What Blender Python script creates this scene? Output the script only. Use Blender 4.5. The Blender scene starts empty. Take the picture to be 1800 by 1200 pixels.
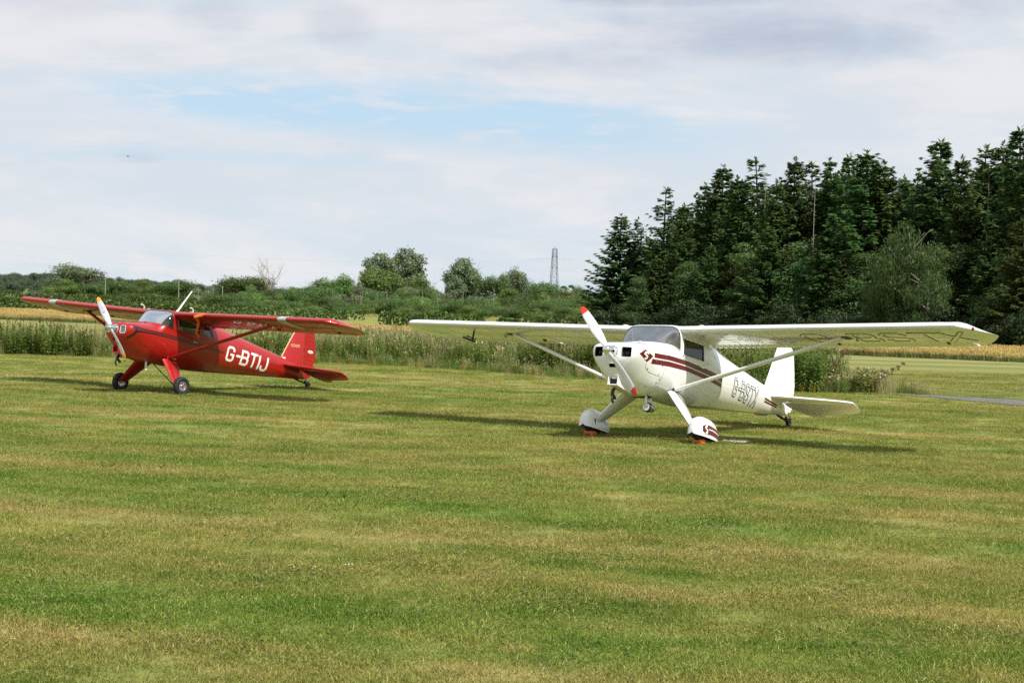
import bpy, bmesh, math, random
import numpy as np
from mathutils import Matrix, Vector

random.seed(7)
rng = np.random.default_rng(7)
SC = bpy.context.scene
COL = SC.collection
R = math.radians

# ------------------------------------------------------------------ camera, sky, sun, exposure
CAM_H = 2.0546
cam_d = bpy.data.cameras.new('camera')
cam = bpy.data.objects.new('camera', cam_d)
COL.objects.link(cam)
cam_d.sensor_width = 36.0
cam_d.lens = 3200.1 / 1800 * 36.0
cam_d.clip_start = 0.1
cam_d.clip_end = 9000
cam.matrix_world = Matrix.Translation((0, 0, CAM_H)) @ Matrix.Rotation(math.pi / 2 - 0.0214253723, 4, 'X') @ Matrix.Rotation(0.0272854285, 4, 'Z')
SC.camera = cam

SUN_AZ = math.atan2(0.62, -0.78)          # bearing of the sun from +Y towards +X
SUN_EL = R(51)
SKY_STRENGTH = 0.10
SUN_STRENGTH = 4.8
EXPOSURE = 0.36

sun_d = bpy.data.lights.new('sun', 'SUN')
sun = bpy.data.objects.new('sun', sun_d)
COL.objects.link(sun)
sun_d.energy = SUN_STRENGTH
sun_d.angle = R(0.53)
sun_d.color = (1.0, 0.955, 0.88)
sdir = Vector((math.sin(SUN_AZ) * math.cos(SUN_EL), math.cos(SUN_AZ) * math.cos(SUN_EL), math.sin(SUN_EL)))
sun.rotation_euler = sdir.to_track_quat('Z', 'Y').to_euler()
sun.location = (20, -20, 40)


class N:
    """small node-tree helper"""
    def __init__(s, tree):
        s.t = tree
        s.n = tree.nodes
        s.l = tree.links

    def node(s, typ, **kw):
        nd = s.n.new(typ)
        for k, v in kw.items():
            setattr(nd, k, v)
        return nd

    def put(s, sock, v):
        if v is None:
            return
        if hasattr(v, 'is_output'):
            s.l.new(v, sock)
        elif isinstance(v, (tuple, list)) and len(v) == 3 and sock.type == 'RGBA':
            sock.default_value = (*v, 1)
        else:
            sock.default_value = v

    def m(s, op, a, b=None, c=None, clamp=False):
        nd = s.node('ShaderNodeMath', operation=op, use_clamp=clamp)
        for i, v in enumerate((a, b, c)):
            s.put(nd.inputs[i], v)
        return nd.outputs[0]

    def vm(s, op, a, b=None):
        nd = s.node('ShaderNodeVectorMath', operation=op)
        s.put(nd.inputs[0], a)
        s.put(nd.inputs[1], b)
        return nd.outputs[0]

    def mix(s, f, a, b, typ='MIX'):
        nd = s.node('ShaderNodeMix', data_type='RGBA', blend_type=typ)
        s.put(nd.inputs[0], f)
        s.put(nd.inputs[6], a)
        s.put(nd.inputs[7], b)
        return nd.outputs[2]

    def noise(s, vec, scale=5, detail=4, rough=.55, dist=0.0):
        nd = s.node('ShaderNodeTexNoise')
        s.put(nd.inputs['Vector'], vec)
        nd.inputs['Scale'].default_value = scale
        nd.inputs['Detail'].default_value = detail
        nd.inputs['Roughness'].default_value = rough
        nd.inputs['Distortion'].default_value = dist
        return nd.outputs[0]

    def sstep(s, v, lo, hi, a=0.0, b=1.0):
        nd = s.node('ShaderNodeMapRange', interpolation_type='SMOOTHSTEP')
        s.put(nd.inputs[0], v)
        for i, q in enumerate((lo, hi, a, b)):
            s.put(nd.inputs[i + 1], q)
        return nd.outputs[0]

    def mapping(s, vec, loc=(0, 0, 0), rot=(0, 0, 0), scale=(1, 1, 1)):
        nd = s.node('ShaderNodeMapping')
        s.put(nd.inputs[0], vec)
        nd.inputs[1].default_value = loc
        nd.inputs[2].default_value = rot
        nd.inputs[3].default_value = scale
        return nd.outputs[0]

    def sep(s, vec):
        nd = s.node('ShaderNodeSeparateXYZ')
        s.put(nd.inputs[0], vec)
        return nd.outputs

    def comb(s, x, y, z):
        nd = s.node('ShaderNodeCombineXYZ')
        for i, v in enumerate((x, y, z)):
            s.put(nd.inputs[i], v)
        return nd.outputs[0]


def build_world():
    w = bpy.data.worlds.new('World')
    SC.world = w
    w.use_nodes = True
    k = N(w.node_tree)
    k.n.clear()
    out = k.node('ShaderNodeOutputWorld')
    bg = k.node('ShaderNodeBackground')
    bg.inputs[1].default_value = SKY_STRENGTH
    k.l.new(bg.outputs[0], out.inputs[0])
    sky = k.node('ShaderNodeTexSky', sky_type='NISHITA')
    sky.sun_disc = False
    sky.sun_elevation = SUN_EL
    sky.sun_rotation = SUN_AZ
    sky.air_density = 1.0
    sky.dust_density = 1.6
    sky.ozone_density = 1.2
    d = k.node('ShaderNodeTexCoord').outputs['Generated']
    x, y, z = k.sep(d)
    az = k.m('ARCTAN2', x, y)
    el = k.m('ARCSINE', z)
    zp = k.m('ADD', k.m('MAXIMUM', z, 0.0), 0.10)
    px = k.m('DIVIDE', x, zp)
    py = k.m('DIVIDE', y, zp)
    P = k.comb(px, py, 0.0)
    AE = k.comb(az, el, 0.0)
    big = k.noise(k.mapping(P, rot=(0, 0, .25), scale=(.45, 1.0, 1)), 0.55, 6, .6)
    mid = k.noise(k.mapping(AE, rot=(0, 0, .06), scale=(6, 26, 1)), 1.0, 7, .62, .3)
    fine = k.noise(k.mapping(AE, rot=(0, 0, .10), scale=(22, 110, 1)), 1.0, 6, .6, .5)
    puff = k.noise(k.mapping(AE, scale=(30, 46, 1)), 1.0, 8, .6, .4)
    # the long gap of blue low over the field
    c0 = k.m('SUBTRACT', 0.1035, k.m('MULTIPLY', k.m('ADD', az, .12), 0.045))
    wob = k.m('MULTIPLY', k.m('SUBTRACT', mid, .5), .030)
    wob = k.m('ADD', wob, k.m('MULTIPLY', k.m('SUBTRACT', fine, .5), .016))
    dy = k.m('ABSOLUTE', k.m('SUBTRACT', k.m('ADD', el, wob), c0))
    hw = k.sstep(az, -.30, -.05, .009, .0175)
    band = k.sstep(k.m('SUBTRACT', dy, hw), -.012, .009, 1.0, 0.0)
    ends = k.m('MULTIPLY', k.sstep(az, -.30, -.17), k.sstep(az, .02, .17, 1.0, .12))
    gap = k.m('MULTIPLY', band, ends)
    wisps = k.sstep(fine, .47, .70, 1.0, .20)
    gap = k.m('MULTIPLY', gap, wisps)
    # a thin second gap below it
    dy2 = k.m('ABSOLUTE', k.m('SUBTRACT', k.m('ADD', el, k.m('MULTIPLY', wob, .8)), 0.0735))
    gap2 = k.m('MULTIPLY', k.sstep(dy2, .0, .008, .45, 0.0), k.sstep(az, -.12, .02, 1.0, 0.0))
    # everywhere else: broken cloud whose gaps open towards the zenith
    opening = k.m('MULTIPLY', k.sstep(big, .34, .56, 1.0, 0.0), k.sstep(el, .22, .55))
    blue = k.m('MAXIMUM', k.m('MAXIMUM', gap, gap2), opening, clamp=True)
    # cloud colour
    base = k.mix(k.sstep(el, .0, .085), (5.35, 6.05, 6.55), (5.75, 5.98, 6.42))
    warm = k.m('MULTIPLY', k.sstep(k.m('ABSOLUTE', k.m('SUBTRACT', el, .015)), .0, .018, 1.0, 0.0), k.sstep(puff, .42, .68))
    base = k.mix(k.m('MULTIPLY', warm, .55), base, (7.1, 6.65, 6.5))
    base = k.mix(k.m('MULTIPLY', k.sstep(mid, .44, .64), .65), base, (6.65, 6.60, 6.80))
    base = k.mix(k.m('MULTIPLY', k.sstep(mid, .56, .36), .85), base, (5.2, 5.85, 6.45))

    def blob(a0, e0, wa, we, tilt=0.0):
        da = k.m('SUBTRACT', az, a0)
        de = k.m('SUBTRACT', k.m('SUBTRACT', el, e0), k.m('MULTIPLY', da, tilt))
        r2 = k.m('ADD', k.m('POWER', k.m('DIVIDE', da, wa), 2.0), k.m('POWER', k.m('DIVIDE', de, we), 2.0))
        return k.m('ADD', r2, k.m('MULTIPLY', k.m('SUBTRACT', puff, .5), 2.0))

    grey = k.m('MULTIPLY', k.sstep(blob(.135, .1475, .085, .0140), -.9, 2.3, 1, 0), 1.0)
    for (a0, e0, wa, we, am) in ((.09, .170, .085, .009, .75), (-.25, .153, .042, .012, .30), (-.165, .149, .022, .010, .30),
                                 (-.098, .149, .020, .014, .42), (-.075, .170, .05, .010, .34), (.20, .163, .09, .012, .35), (.03, .132, .06, .010, .30),
                                 (-.205, .0725, .013, .0035, .22)):
        grey = k.m('MAXIMUM', grey, k.m('MULTIPLY', k.sstep(blob(a0, e0, wa, we), -.4, 1.7, 1, 0), min(1.0, am * 1.55)))
    grey = k.m('MAXIMUM', grey, k.m('MULTIPLY', k.m('MULTIPLY', k.sstep(big, .50, .72), k.sstep(el, .16, .32)), .8))
    cloud = k.mix(k.m('MULTIPLY', grey, k.sstep(mid, .30, .62, 1.0, .50)), base, (3.35, 3.85, 4.95))
    clear = k.mix(.80, sky.outputs[0], (4.35, 5.9, 7.3))
    clear = k.mix(k.sstep(el, .15, .9), clear, k.mix(.45, sky.outputs[0], (4.3, 5.9, 7.3)))
    col = k.mix(blue, cloud, clear)
    k.l.new(col, bg.inputs[0])


build_world()
SC.view_settings.view_transform = 'Standard'
SC.view_settings.look = 'None'
SC.view_settings.exposure = EXPOSURE
SC.view_settings.gamma = 1.0
SC.view_settings.use_curve_mapping = False
SC.cycles.use_denoising = False
SC.cycles.max_bounces = 8
SC.cycles.transparent_max_bounces = 12


# ------------------------------------------------------------------ helpers
def tag(o, label=None, cat=None, group=None, kind=None):
    if label:
        o['label'] = label
    if cat:
        o['category'] = cat
    if group:
        o['group'] = group
    if kind:
        o['kind'] = kind
    return o


def mesh(name, v, f, mats, smooth=None, mi=None):
    me = bpy.data.meshes.new(name)
    v = np.asarray(v, float)
    me.from_pydata(v.tolist(), [], [list(map(int, q)) for q in f])
    for m_ in (mats if isinstance(mats, (list, tuple)) else [mats]):
        me.materials.append(m_)
    if mi is not None:
        me.polygons.foreach_set('material_index', np.asarray(mi, np.int32))
    if smooth is not None:
        me.polygons.foreach_set('use_smooth', np.ones(len(me.polygons), bool))
        if smooth < 180:
            me.set_sharp_from_angle(angle=R(smooth))
    me.update()
    return me


def link(name, data, parent=None, loc=None):
    o = bpy.data.objects.new(name, data)
    COL.objects.link(o)
    if parent is not None:
        o.parent = parent
    if loc is not None:
        o.location = loc
    return o


def empty(name, loc=(0, 0, 0), rz=0.0):
    o = bpy.data.objects.new(name, None)
    o.empty_display_size = .2
    COL.objects.link(o)
    o.location = loc
    o.rotation_euler = (0, 0, rz)
    return o


class MB:
    """collects simple shapes into one mesh"""
    def __init__(s):
        s.v, s.f, s.mi = [], [], []

    def add(s, v, f, mi=0):
        o = len(s.v)
        s.v += [tuple(map(float, q)) for q in v]
        s.f += [[o + i for i in q] for q in f]
        s.mi += [mi] * len(f)

    def box(s, c, size, M=None, mi=0, taper=1.0):
        hx, hy, hz = (q / 2 for q in size)
        v = [(x * (taper if z > 0 else 1), y * (taper if z > 0 else 1), z) for z in (-hz, hz) for x, y in ((-hx, -hy), (hx, -hy), (hx, hy), (-hx, hy))]
        v = [Vector(q) for q in v]
        if M is not None:
            v = [M @ q for q in v]
        v = [q + Vector(c) for q in v]
        s.add(v, [(3, 2, 1, 0), (4, 5, 6, 7), (0, 1, 5, 4), (1, 2, 6, 5), (2, 3, 7, 6), (3, 0, 4, 7)], mi)

    def tube(s, pts, rad, seg=8, mi=0, cap=True, flat=None):
        """tube along pts; rad scalar or list; flat=(vector, factor) stretches the section along a vector"""
        pts = [Vector(p) for p in pts]
        n = len(pts)
        rad = [rad] * n if not hasattr(rad, '__len__') else rad
        v = []
        up = Vector((0.13, 0.21, 1)).normalized()
        for i, p in enumerate(pts):
            t = (pts[min(i + 1, n - 1)] - pts[max(i - 1, 0)]).normalized()
            a = up.cross(t)
            if a.length < .05:
                a = Vector((1, 0, 0)).cross(t)
            a.normalize()
            b = t.cross(a).normalized()
            for j in range(seg):
                th = 2 * math.pi * j / seg
                q = a * math.cos(th) * rad[i] + b * math.sin(th) * rad[i]
                if flat:
                    w = Vector(flat[0]).normalized()
                    q = q + w * (q.dot(w)) * (flat[1] - 1)
                v.append(p + q)
        f = []
        for i in range(n - 1):
            for j in range(seg):
                k2 = (j + 1) % seg
                f.append((i * seg + j, i * seg + k2, (i + 1) * seg + k2, (i + 1) * seg + j))
        if cap:
            f.append(tuple(range(seg))[::-1])
            f.append(tuple((n - 1) * seg + j for j in range(seg)))
        s.add(v, f, mi)

    def lathe(s, prof, axis_o, axis_d, seg=24, mi=0):
        """prof: (along, radius)"""
        d = Vector(axis_d).normalized()
        a = d.orthogonal().normalized()
        b = d.cross(a)
        o = Vector(axis_o)
        v = []
        for (h, r) in prof:
            for j in range(seg):
                th = 2 * math.pi * j / seg
                v.append(o + d * h + a * (r * math.cos(th)) + b * (r * math.sin(th)))
        f = []
        for i in range(len(prof) - 1):
            for j in range(seg):
                k2 = (j + 1) % seg
                f.append((i * seg + j, i * seg + k2, (i + 1) * seg + k2, (i + 1) * seg + j))
        s.add(v, f, mi)

    def obj(s, name, mats, parent=None, smooth=40):
        return link(name, mesh(name, s.v, s.f, mats, smooth, s.mi), parent)


# ------------------------------------------------------------------ materials
def mat(name):
    m_ = bpy.data.materials.new(name)
    m_.use_nodes = True
    k = N(m_.node_tree)
    return m_, k, k.n['Principled BSDF']


def plain(name, col, rough=.5, metal=0.0, var=.0, scale=8.0, bump=0.0, coat=0.0):
    m_, k, b = mat(name)
    b.inputs['Roughness'].default_value = rough
    b.inputs['Metallic'].default_value = metal
    b.inputs['Coat Weight'].default_value = coat
    b.inputs['Coat Roughness'].default_value = .06
    tc = k.node('ShaderNodeTexCoord').outputs['Object']
    n1 = k.noise(tc, scale, 5, .6)
    if var > 0:
        lo = tuple(c * (1 - var) for c in col)
        hi = tuple(min(1, c * (1 + var * .6)) for c in col)
        k.put(b.inputs['Base Color'], k.mix(k.sstep(n1, .3, .7), lo, hi))
        k.put(b.inputs['Roughness'], k.sstep(n1, .2, .8, rough * .8, min(1, rough * 1.25)))
    else:
        b.inputs['Base Color'].default_value = (*col, 1)
    if bump:
        bp = k.node('ShaderNodeBump')
        bp.inputs['Strength'].default_value = bump
        bp.inputs['Distance'].default_value = .01
        k.l.new(n1, bp.inputs['Height'])
        k.l.new(bp.outputs[0], b.inputs['Normal'])
    return m_


def paint(name, col, rough=.28, grime=(.25, .22, .15), amt=.25, coat=1.0):
    """sheet-metal paint: slightly wavy panels, streaks of dust and oil"""
    m_, k, b = mat(name)
    tc = k.node('ShaderNodeTexCoord').outputs['Object']
    n1 = k.noise(k.mapping(tc, scale=(1.2, 4, 4)), 3.0, 6, .65)
    n2 = k.noise(tc, 26.0, 4, .6)
    c = k.mix(k.m('MULTIPLY', k.sstep(n1, .55, .80), amt), col, grime)
    c = k.mix(k.m('MULTIPLY', k.sstep(n2, .60, .80), amt * .5), c, grime)
    k.put(b.inputs['Base Color'], c)
    k.put(b.inputs['Roughness'], k.sstep(n1, .3, .75, rough, rough + .2))
    b.inputs['Coat Weight'].default_value = coat
    b.inputs['Coat Roughness'].default_value = .05
    bp = k.node('ShaderNodeBump')
    bp.inputs['Strength'].default_value = .08
    bp.inputs['Distance'].default_value = .02
    k.l.new(k.noise(k.mapping(tc, scale=(1, 2.2, 1)), 2.4, 2, .5), bp.inputs['Height'])
    k.l.new(bp.outputs[0], b.inputs['Normal'])
    k.l.new(bp.outputs[0], b.inputs['Coat Normal'])
    return m_


def glass(name, tint=(.72, .76, .74), haze=.05, ior=1.5, refl=1.3):
    m_ = bpy.data.materials.new(name)
    m_.use_nodes = True
    k = N(m_.node_tree)
    k.n.clear()
    out = k.node('ShaderNodeOutputMaterial')
    tr = k.node('ShaderNodeBsdfTransparent')
    tr.inputs[0].default_value = (*tint, 1)
    gl = k.node('ShaderNodeBsdfGlossy')
    gl.inputs['Roughness'].default_value = .04
    df = k.node('ShaderNodeBsdfDiffuse')
    df.inputs[0].default_value = (.25, .245, .24, 1)
    fr = k.node('ShaderNodeFresnel')
    fr.inputs[0].default_value = ior
    a = k.node('ShaderNodeMixShader')
    tc = k.node('ShaderNodeTexCoord').outputs['Object']
    k.put(a.inputs[0], k.sstep(k.noise(tc, 5, 4), .3, .8, haze * .5, haze * 1.5))
    k.l.new(tr.outputs[0], a.inputs[1])
    k.l.new(df.outputs[0], a.inputs[2])
    b = k.node('ShaderNodeMixShader')
    k.put(b.inputs[0], k.m('MULTIPLY', fr.outputs[0], refl, clamp=True))
    k.l.new(a.outputs[0], b.inputs[1])
    k.l.new(gl.outputs[0], b.inputs[2])
    k.l.new(b.outputs[0], out.inputs[0])
    return m_


M = {}
M['white'] = paint('white_paint', (.80, .80, .78), .24, (.55, .52, .44), .18)
M['red'] = paint('red_paint', (.33, .005, .003), .30, (.24, .006, .006), .25, .32)
M['maroon'] = plain('maroon_paint', (.115, .004, .006), .35, coat=.1)
M['black_paint'] = plain('black_paint', (.012, .011, .012), .3, coat=.3)
M['letter_white'] = plain('white_lettering', (.80, .79, .74), .35)
M['letter_grey'] = plain('dark_grey_lettering', (.07, .07, .075), .4)
M['cream'] = plain('cream_lettering', (.75, .60, .28), .4)
M['dark'] = plain('cabin_lining', (.030, .028, .026), .8, var=.4)
M['black'] = plain('black_rubber', (.016, .016, .017), .75, var=.4, scale=30, bump=.3)
M['metal'] = plain('brushed_aluminium', (.68, .68, .69), .3, 1.0, var=.15, scale=20)
M['chrome'] = plain('polished_chrome', (.80, .80, .80), .10, 1.0)
M['steel'] = plain('blackened_steel', (.05, .05, .05), .45, .6, var=.4, scale=40)
M['prop_grey'] = plain('propeller_paint', (.66, .66, .70), .32, var=.08, scale=12, coat=.2)
M['prop_metal'] = plain('propeller_metal', (.62, .62, .66), .33, .35, var=.12, scale=12)
M['tip_red'] = plain('red_tip_paint', (.62, .035, .018), .4)
M['tip_yellow'] = plain('yellow_tip_paint', (.75, .36, .015), .4)
M['orange'] = plain('orange_plastic', (.80, .16, .015), .45, var=.15, scale=14)
M['seat'] = plain('seat_cloth', (.10, .085, .07), .9, var=.3, scale=25)
M['cream_seat'] = plain('cream_panel', (.45, .42, .28), .8, var=.15)
M['mesh_grey'] = plain('grey_gauze', (.17, .18, .18), .7, var=.25, scale=60)
M['tape'] = plain('silver_tape', (.48, .50, .50), .4, .3, var=.2)
M['glass'] = glass('window_perspex', (.62, .68, .65), .08)
M['glass_door'] = glass('door_perspex', (.42, .42, .38), .03, 1.45, .5)
M['glass_hazy'] = glass('hazy_windscreen', (.50, .50, .49), .34, 1.5, .45)
M['glass_dark'] = glass('dark_window_perspex', (.16, .14, .12), .02, 1.45, .12)
M['lens'] = plain('lamp_lens', (.75, .74, .68), .08, .6)
M['nav_red'] = plain('red_lamp_lens', (.25, .01, .01), .1, coat=.6)
M['rope'] = plain('white_rope', (.42, .40, .34), .9, var=.2, scale=60)


def grass_colour(k, pos, dry=0.0):
    """mown field: sward colour by place (strips of the mower, scorched and lush patches)"""
    u = k.mapping(pos, rot=(0, 0, R(19.5)))
    strip = k.noise(k.mapping(u, scale=(.040, .50, 1)), 1.0, 4, .60, .25)
    patch = k.noise(k.mapping(u, loc=(3, 5, 0), scale=(.34, .74, 1)), 1.0, 9, .80, .4)
    spot = k.noise(k.mapping(u, loc=(1, 9, 0), scale=(.7, 1.2, 1)), 1.0, 5, .65)
    fine = k.noise(pos, 9.0, 5, .7)
    g = k.mix(k.sstep(spot, .30, .68), (.086, .168, .020), (.182, .250, .044))
    olive = (.262, .262, .066)
    straw = (.47, .355, .140)
    s1 = k.m('ADD', k.m('MULTIPLY', strip, .50), k.m('MULTIPLY', patch, .50))
    s1 = k.m('ADD', s1, k.m('MULTIPLY', k.m('SUBTRACT', spot, .5), .42))
    s1 = k.m('ADD', s1, dry - .010)
    vv = k.sep(u)[1]
    mow = k.m('SINE', k.m('ADD', k.m('MULTIPLY', vv, 2.05), k.m('MULTIPLY', k.noise(k.mapping(u, scale=(.05, .25, 1)), 1.0, 3), 5.0)))
    s1 = k.m('ADD', s1, k.m('MULTIPLY', mow, .030))
    c = k.mix(k.sstep(s1, .36, .54), g, olive)
    c = k.mix(k.m('MULTIPLY', k.sstep(s1, .50, .66), .88), c, straw)
    c = k.mix(k.sstep(fine, .30, .72, .0, .45), c, k.mix(.6, c, (.055, .085, .015)))
    tiny = k.noise(k.mapping(u, loc=(4, 2, 0), scale=(1.8, 2.8, 1)), 1.0, 7, .80)
    c = k.mix(k.sstep(tiny, .55, .70, .0, .65), c, straw)
    c = k.mix(k.sstep(tiny, .46, .31, .0, .72), c, (.058, .115, .016))
    c = k.mix(k.sstep(mow, -.8, .8, .0, .22), c, (.075, .120, .018))
    return c


def ground_material(name, dry=0.0, extra=None, pale=0.0):
    m_, k, b = mat(name)
    pos = k.node('ShaderNodeNewGeometry').outputs['Position']
    c = grass_colour(k, pos, dry)
    if pale:
        c = k.mix(pale, c, (.185, .185, .072))
    f2 = k.noise(k.mapping(pos, rot=(0, 0, R(19.5)), scale=(9, 26, 1)), 1.0, 5, .7)
    c = k.mix(k.sstep(f2, .3, .75, .0, .45), c, (.26, .225, .095))
    c = k.mix(k.sstep(f2, .50, .25, .0, .5), c, (.075, .095, .020))
    if pale:
        f4 = k.noise(k.mapping(pos, rot=(0, 0, R(33)), scale=(.012, .24, 1)), 1.0, 5, .7)
        c = k.mix(k.sstep(f4, .50, .60, .0, .75), c, (.120, .155, .040))
        c = k.mix(k.sstep(f4, .47, .36, .0, .60), c, (.29, .28, .125))
    f3 = k.noise(k.mapping(pos, rot=(0, 0, R(19.5)), scale=(.16, 2.6, 1)), 1.0, 5, .65)
    c = k.mix(k.sstep(f3, .52, .72, .0, .40), c, (.085, .110, .026))
    c = k.mix(k.sstep(f3, .46, .28, .0, .40), c, (.30, .27, .115))
    k.put(b.inputs['Base Color'], c)
    b.inputs['Roughness'].default_value = 1.0
    b.inputs['Specular IOR Level'].default_value = .1
    bp = k.node('ShaderNodeBump')
    bp.inputs['Strength'].default_value = .6
    bp.inputs['Distance'].default_value = .05
    k.l.new(f2, bp.inputs['Height'])
    k.l.new(bp.outputs[0], b.inputs['Normal'])
    return m_


def foliage(name, dark, light, transl=.25, scale=1.3, hue=.16, brown=None):
    """leaves: colour differs from clump to clump and from plant to plant"""
    m_ = bpy.data.materials.new(name)
    m_.use_nodes = True
    k = N(m_.node_tree)
    k.n.clear()
    out = k.node('ShaderNodeOutputMaterial')
    geo = k.node('ShaderNodeNewGeometry')
    oi = k.node('ShaderNodeObjectInfo')
    tc = k.node('ShaderNodeTexCoord').outputs['Object']
    n1 = k.noise(tc, scale, 3, .6)
    n2 = k.noise(tc, scale * 7, 2, .6)
    rp = geo.outputs['Random Per Island']
    f = k.m('ADD', k.m('MULTIPLY', k.sstep(n1, .3, .7), .5), k.m('MULTIPLY', rp, .5))
    c = k.mix(f, dark, light)
    if brown:
        c = k.mix(k.m('MULTIPLY', k.sstep(n2, .58, .72), .6), c, brown)
    hs = k.node('ShaderNodeHueSaturation')
    k.put(hs.inputs['Hue'], k.m('ADD', .5 - hue * .10, k.m('MULTIPLY', oi.outputs['Random'], hue * .20)))
    k.put(hs.inputs['Value'], k.m('ADD', .78, k.m('MULTIPLY', oi.outputs['Random'], .44)))
    k.put(hs.inputs['Color'], c)
    df = k.node('ShaderNodeBsdfDiffuse')
    tl = k.node('ShaderNodeBsdfTranslucent')
    k.l.new(hs.outputs[0], df.inputs[0])
    k.l.new(hs.outputs[0], tl.inputs[0])
    mx = k.node('ShaderNodeMixShader')
    mx.inputs[0].default_value = transl
    k.l.new(df.outputs[0], mx.inputs[1])
    k.l.new(tl.outputs[0], mx.inputs[2])
    gl = k.node('ShaderNodeBsdfGlossy')
    gl.inputs['Roughness'].default_value = .5
    gl.inputs[0].default_value = (.5, .55, .5, 1)
    m2 = k.node('ShaderNodeMixShader')
    m2.inputs[0].default_value = .035
    k.l.new(mx.outputs[0], m2.inputs[1])
    k.l.new(gl.outputs[0], m2.inputs[2])
    k.l.new(m2.outputs[0], out.inputs[0])
    return m_


M['conifer'] = foliage('conifer_needles', (.046, .108, .034), (.140, .215, .062), .45, .9, .2)
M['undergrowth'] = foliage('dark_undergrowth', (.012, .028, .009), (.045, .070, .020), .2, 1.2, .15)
M['conifer_olive'] = foliage('olive_conifer_needles', (.052, .100, .030), (.150, .205, .058), .45, .9, .2)
M['birch'] = foliage('weeping_birch_leaves', (.040, .082, .022), (.100, .150, .042), .35, 1.0, .1)
M['leaf_mid'] = foliage('broadleaf_leaves', (.070, .130, .028), (.195, .275, .066), .4, .8, .2)
M['leaf_dark'] = foliage('dark_broadleaf_leaves', (.040, .086, .024), (.130, .195, .052), .35, .8, .2)
M['leaf_grey'] = foliage('greyish_willow_leaves', (.085, .122, .058), (.205, .245, .130), .35, .8, .1)
M['leaf_far'] = foliage('far_wood_leaves', (.050, .078, .046), (.110, .145, .082), .25, .3, .15)  # bluish haze of distance mixed into the leaf colour
M['hedge'] = foliage('hedge_leaves', (.035, .066, .015), (.110, .160, .036), .3, 1.5, .15)
M['nettle'] = foliage('nettle_leaves', (.075, .150, .026), (.215, .305, .066), .5, 3, .2)
M['weed_olive'] = foliage('olive_weed_leaves', (.130, .185, .036), (.310, .360, .095), .5, 3, .2)
M['straw'] = foliage('dry_grass', (.24, .21, .085), (.52, .46, .24), .4, 3, .1)
M['seed_brown'] = foliage('brown_seed_heads', (.06, .028, .012), (.16, .085, .035), .15, 3, .1)
M['yellow'] = foliage('yellowing_leaves', (.22, .17, .02), (.40, .30, .04), .35, 3, .1)
M['flower'] = plain('white_petals', (.72, .72, .66), .8)
M['wheat'] = foliage('ripe_wheat', (.36, .27, .085), (.62, .48, .19), .35, 3, .06)
M['wheat_green'] = foliage('wheat_edge_stems', (.095, .115, .030), (.210, .215, .075), .35, 3, .1)
M['bark'] = plain('grey_brown_bark', (.085, .068, .05), .95, var=.5, scale=9, bump=.5)
M['bark_pale'] = plain('pale_dead_bark', (.30, .275, .23), .9, var=.35, scale=9, bump=.4)
M['pylon'] = plain('galvanised_steel', (.12, .125, .13), .6, .2, var=.2)
M['wire'] = plain('weathered_cable', (.50, .52, .54), .6)
M['ground'] = ground_material('mown_grass', 0.0)
M['airstrip'] = ground_material('airstrip_grass', .02, pale=.45)
M['asphalt'] = plain('worn_asphalt', (.15, .14, .13), .95, var=.25, scale=3, bump=.3)
M['asphalt'].node_tree.nodes['Principled BSDF'].inputs['Specular IOR Level'].default_value = .05
M['lush'] = ground_material('lush_grass', -.30)
M['wheat_top'] = None


# ------------------------------------------------------------------ ground
def sheet(name, pts, z, m_, kind='structure'):
    o = link(name, mesh(name, [(x, y, z) for x, y in pts], [tuple(range(len(pts)))], m_))
    o['kind'] = kind
    return o


def ring_ground():
    radii = [0, 8, 20, 45, 90, 180, 400, 1000, 2500, 4000]
    seg = 48
    v = [(0, 0, 0)]
    for r in radii[1:]:
        for j in range(seg):
            a = 2 * math.pi * j / seg
            v.append((r * math.cos(a), r * math.sin(a), 0))
    f = [(0, 1 + j, 1 + (j + 1) % seg) for j in range(seg)]
    for i in range(len(radii) - 2):
        for j in range(seg):
            j2 = (j + 1) % seg
            f.append((1 + i * seg + j, 1 + (i + 1) * seg + j, 1 + (i + 1) * seg + j2, 1 + i * seg + j2))
    o = link('grass_field', mesh('grass_field', v, f, M['ground']))
    o['kind'] = 'structure'


ring_ground()
sheet('airstrip', [(-70, 66), (-16, 64), (-4, 64), (2.4, 58), (8.8, 50.4), (10.6, 47.6), (13.0, 45.4), (24, 33), (60, 50), (24, 80), (15, 86.5), (-34, 120.5), (-90, 158)], .004, M['airstrip'])
sheet('grass_verge', [(9.9, 47.3), (12.75, 44.8), (22.5, 31.4), (25.5, 33), (13.6, 47.0), (10.3, 48.1)], .008, M['lush'])
sheet('tarmac_path', [(9.5, 46.4), (11.75, 41.7), (18.5, 31.0), (21.0, 32.4), (12.7, 44.5), (10.3, 46.2)], .012, M['asphalt'])


# ------------------------------------------------------------------ scatter of instances (ground cover only)
def proto_collection(name, objs):
    c = bpy.data.collections.new(name)
    for o in objs:
        c.objects.link(o)
    return c


def proto(name, v, f, mats, mi=None):
    return bpy.data.objects.new(name, mesh(name, v, f, mats, None, mi))


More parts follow.
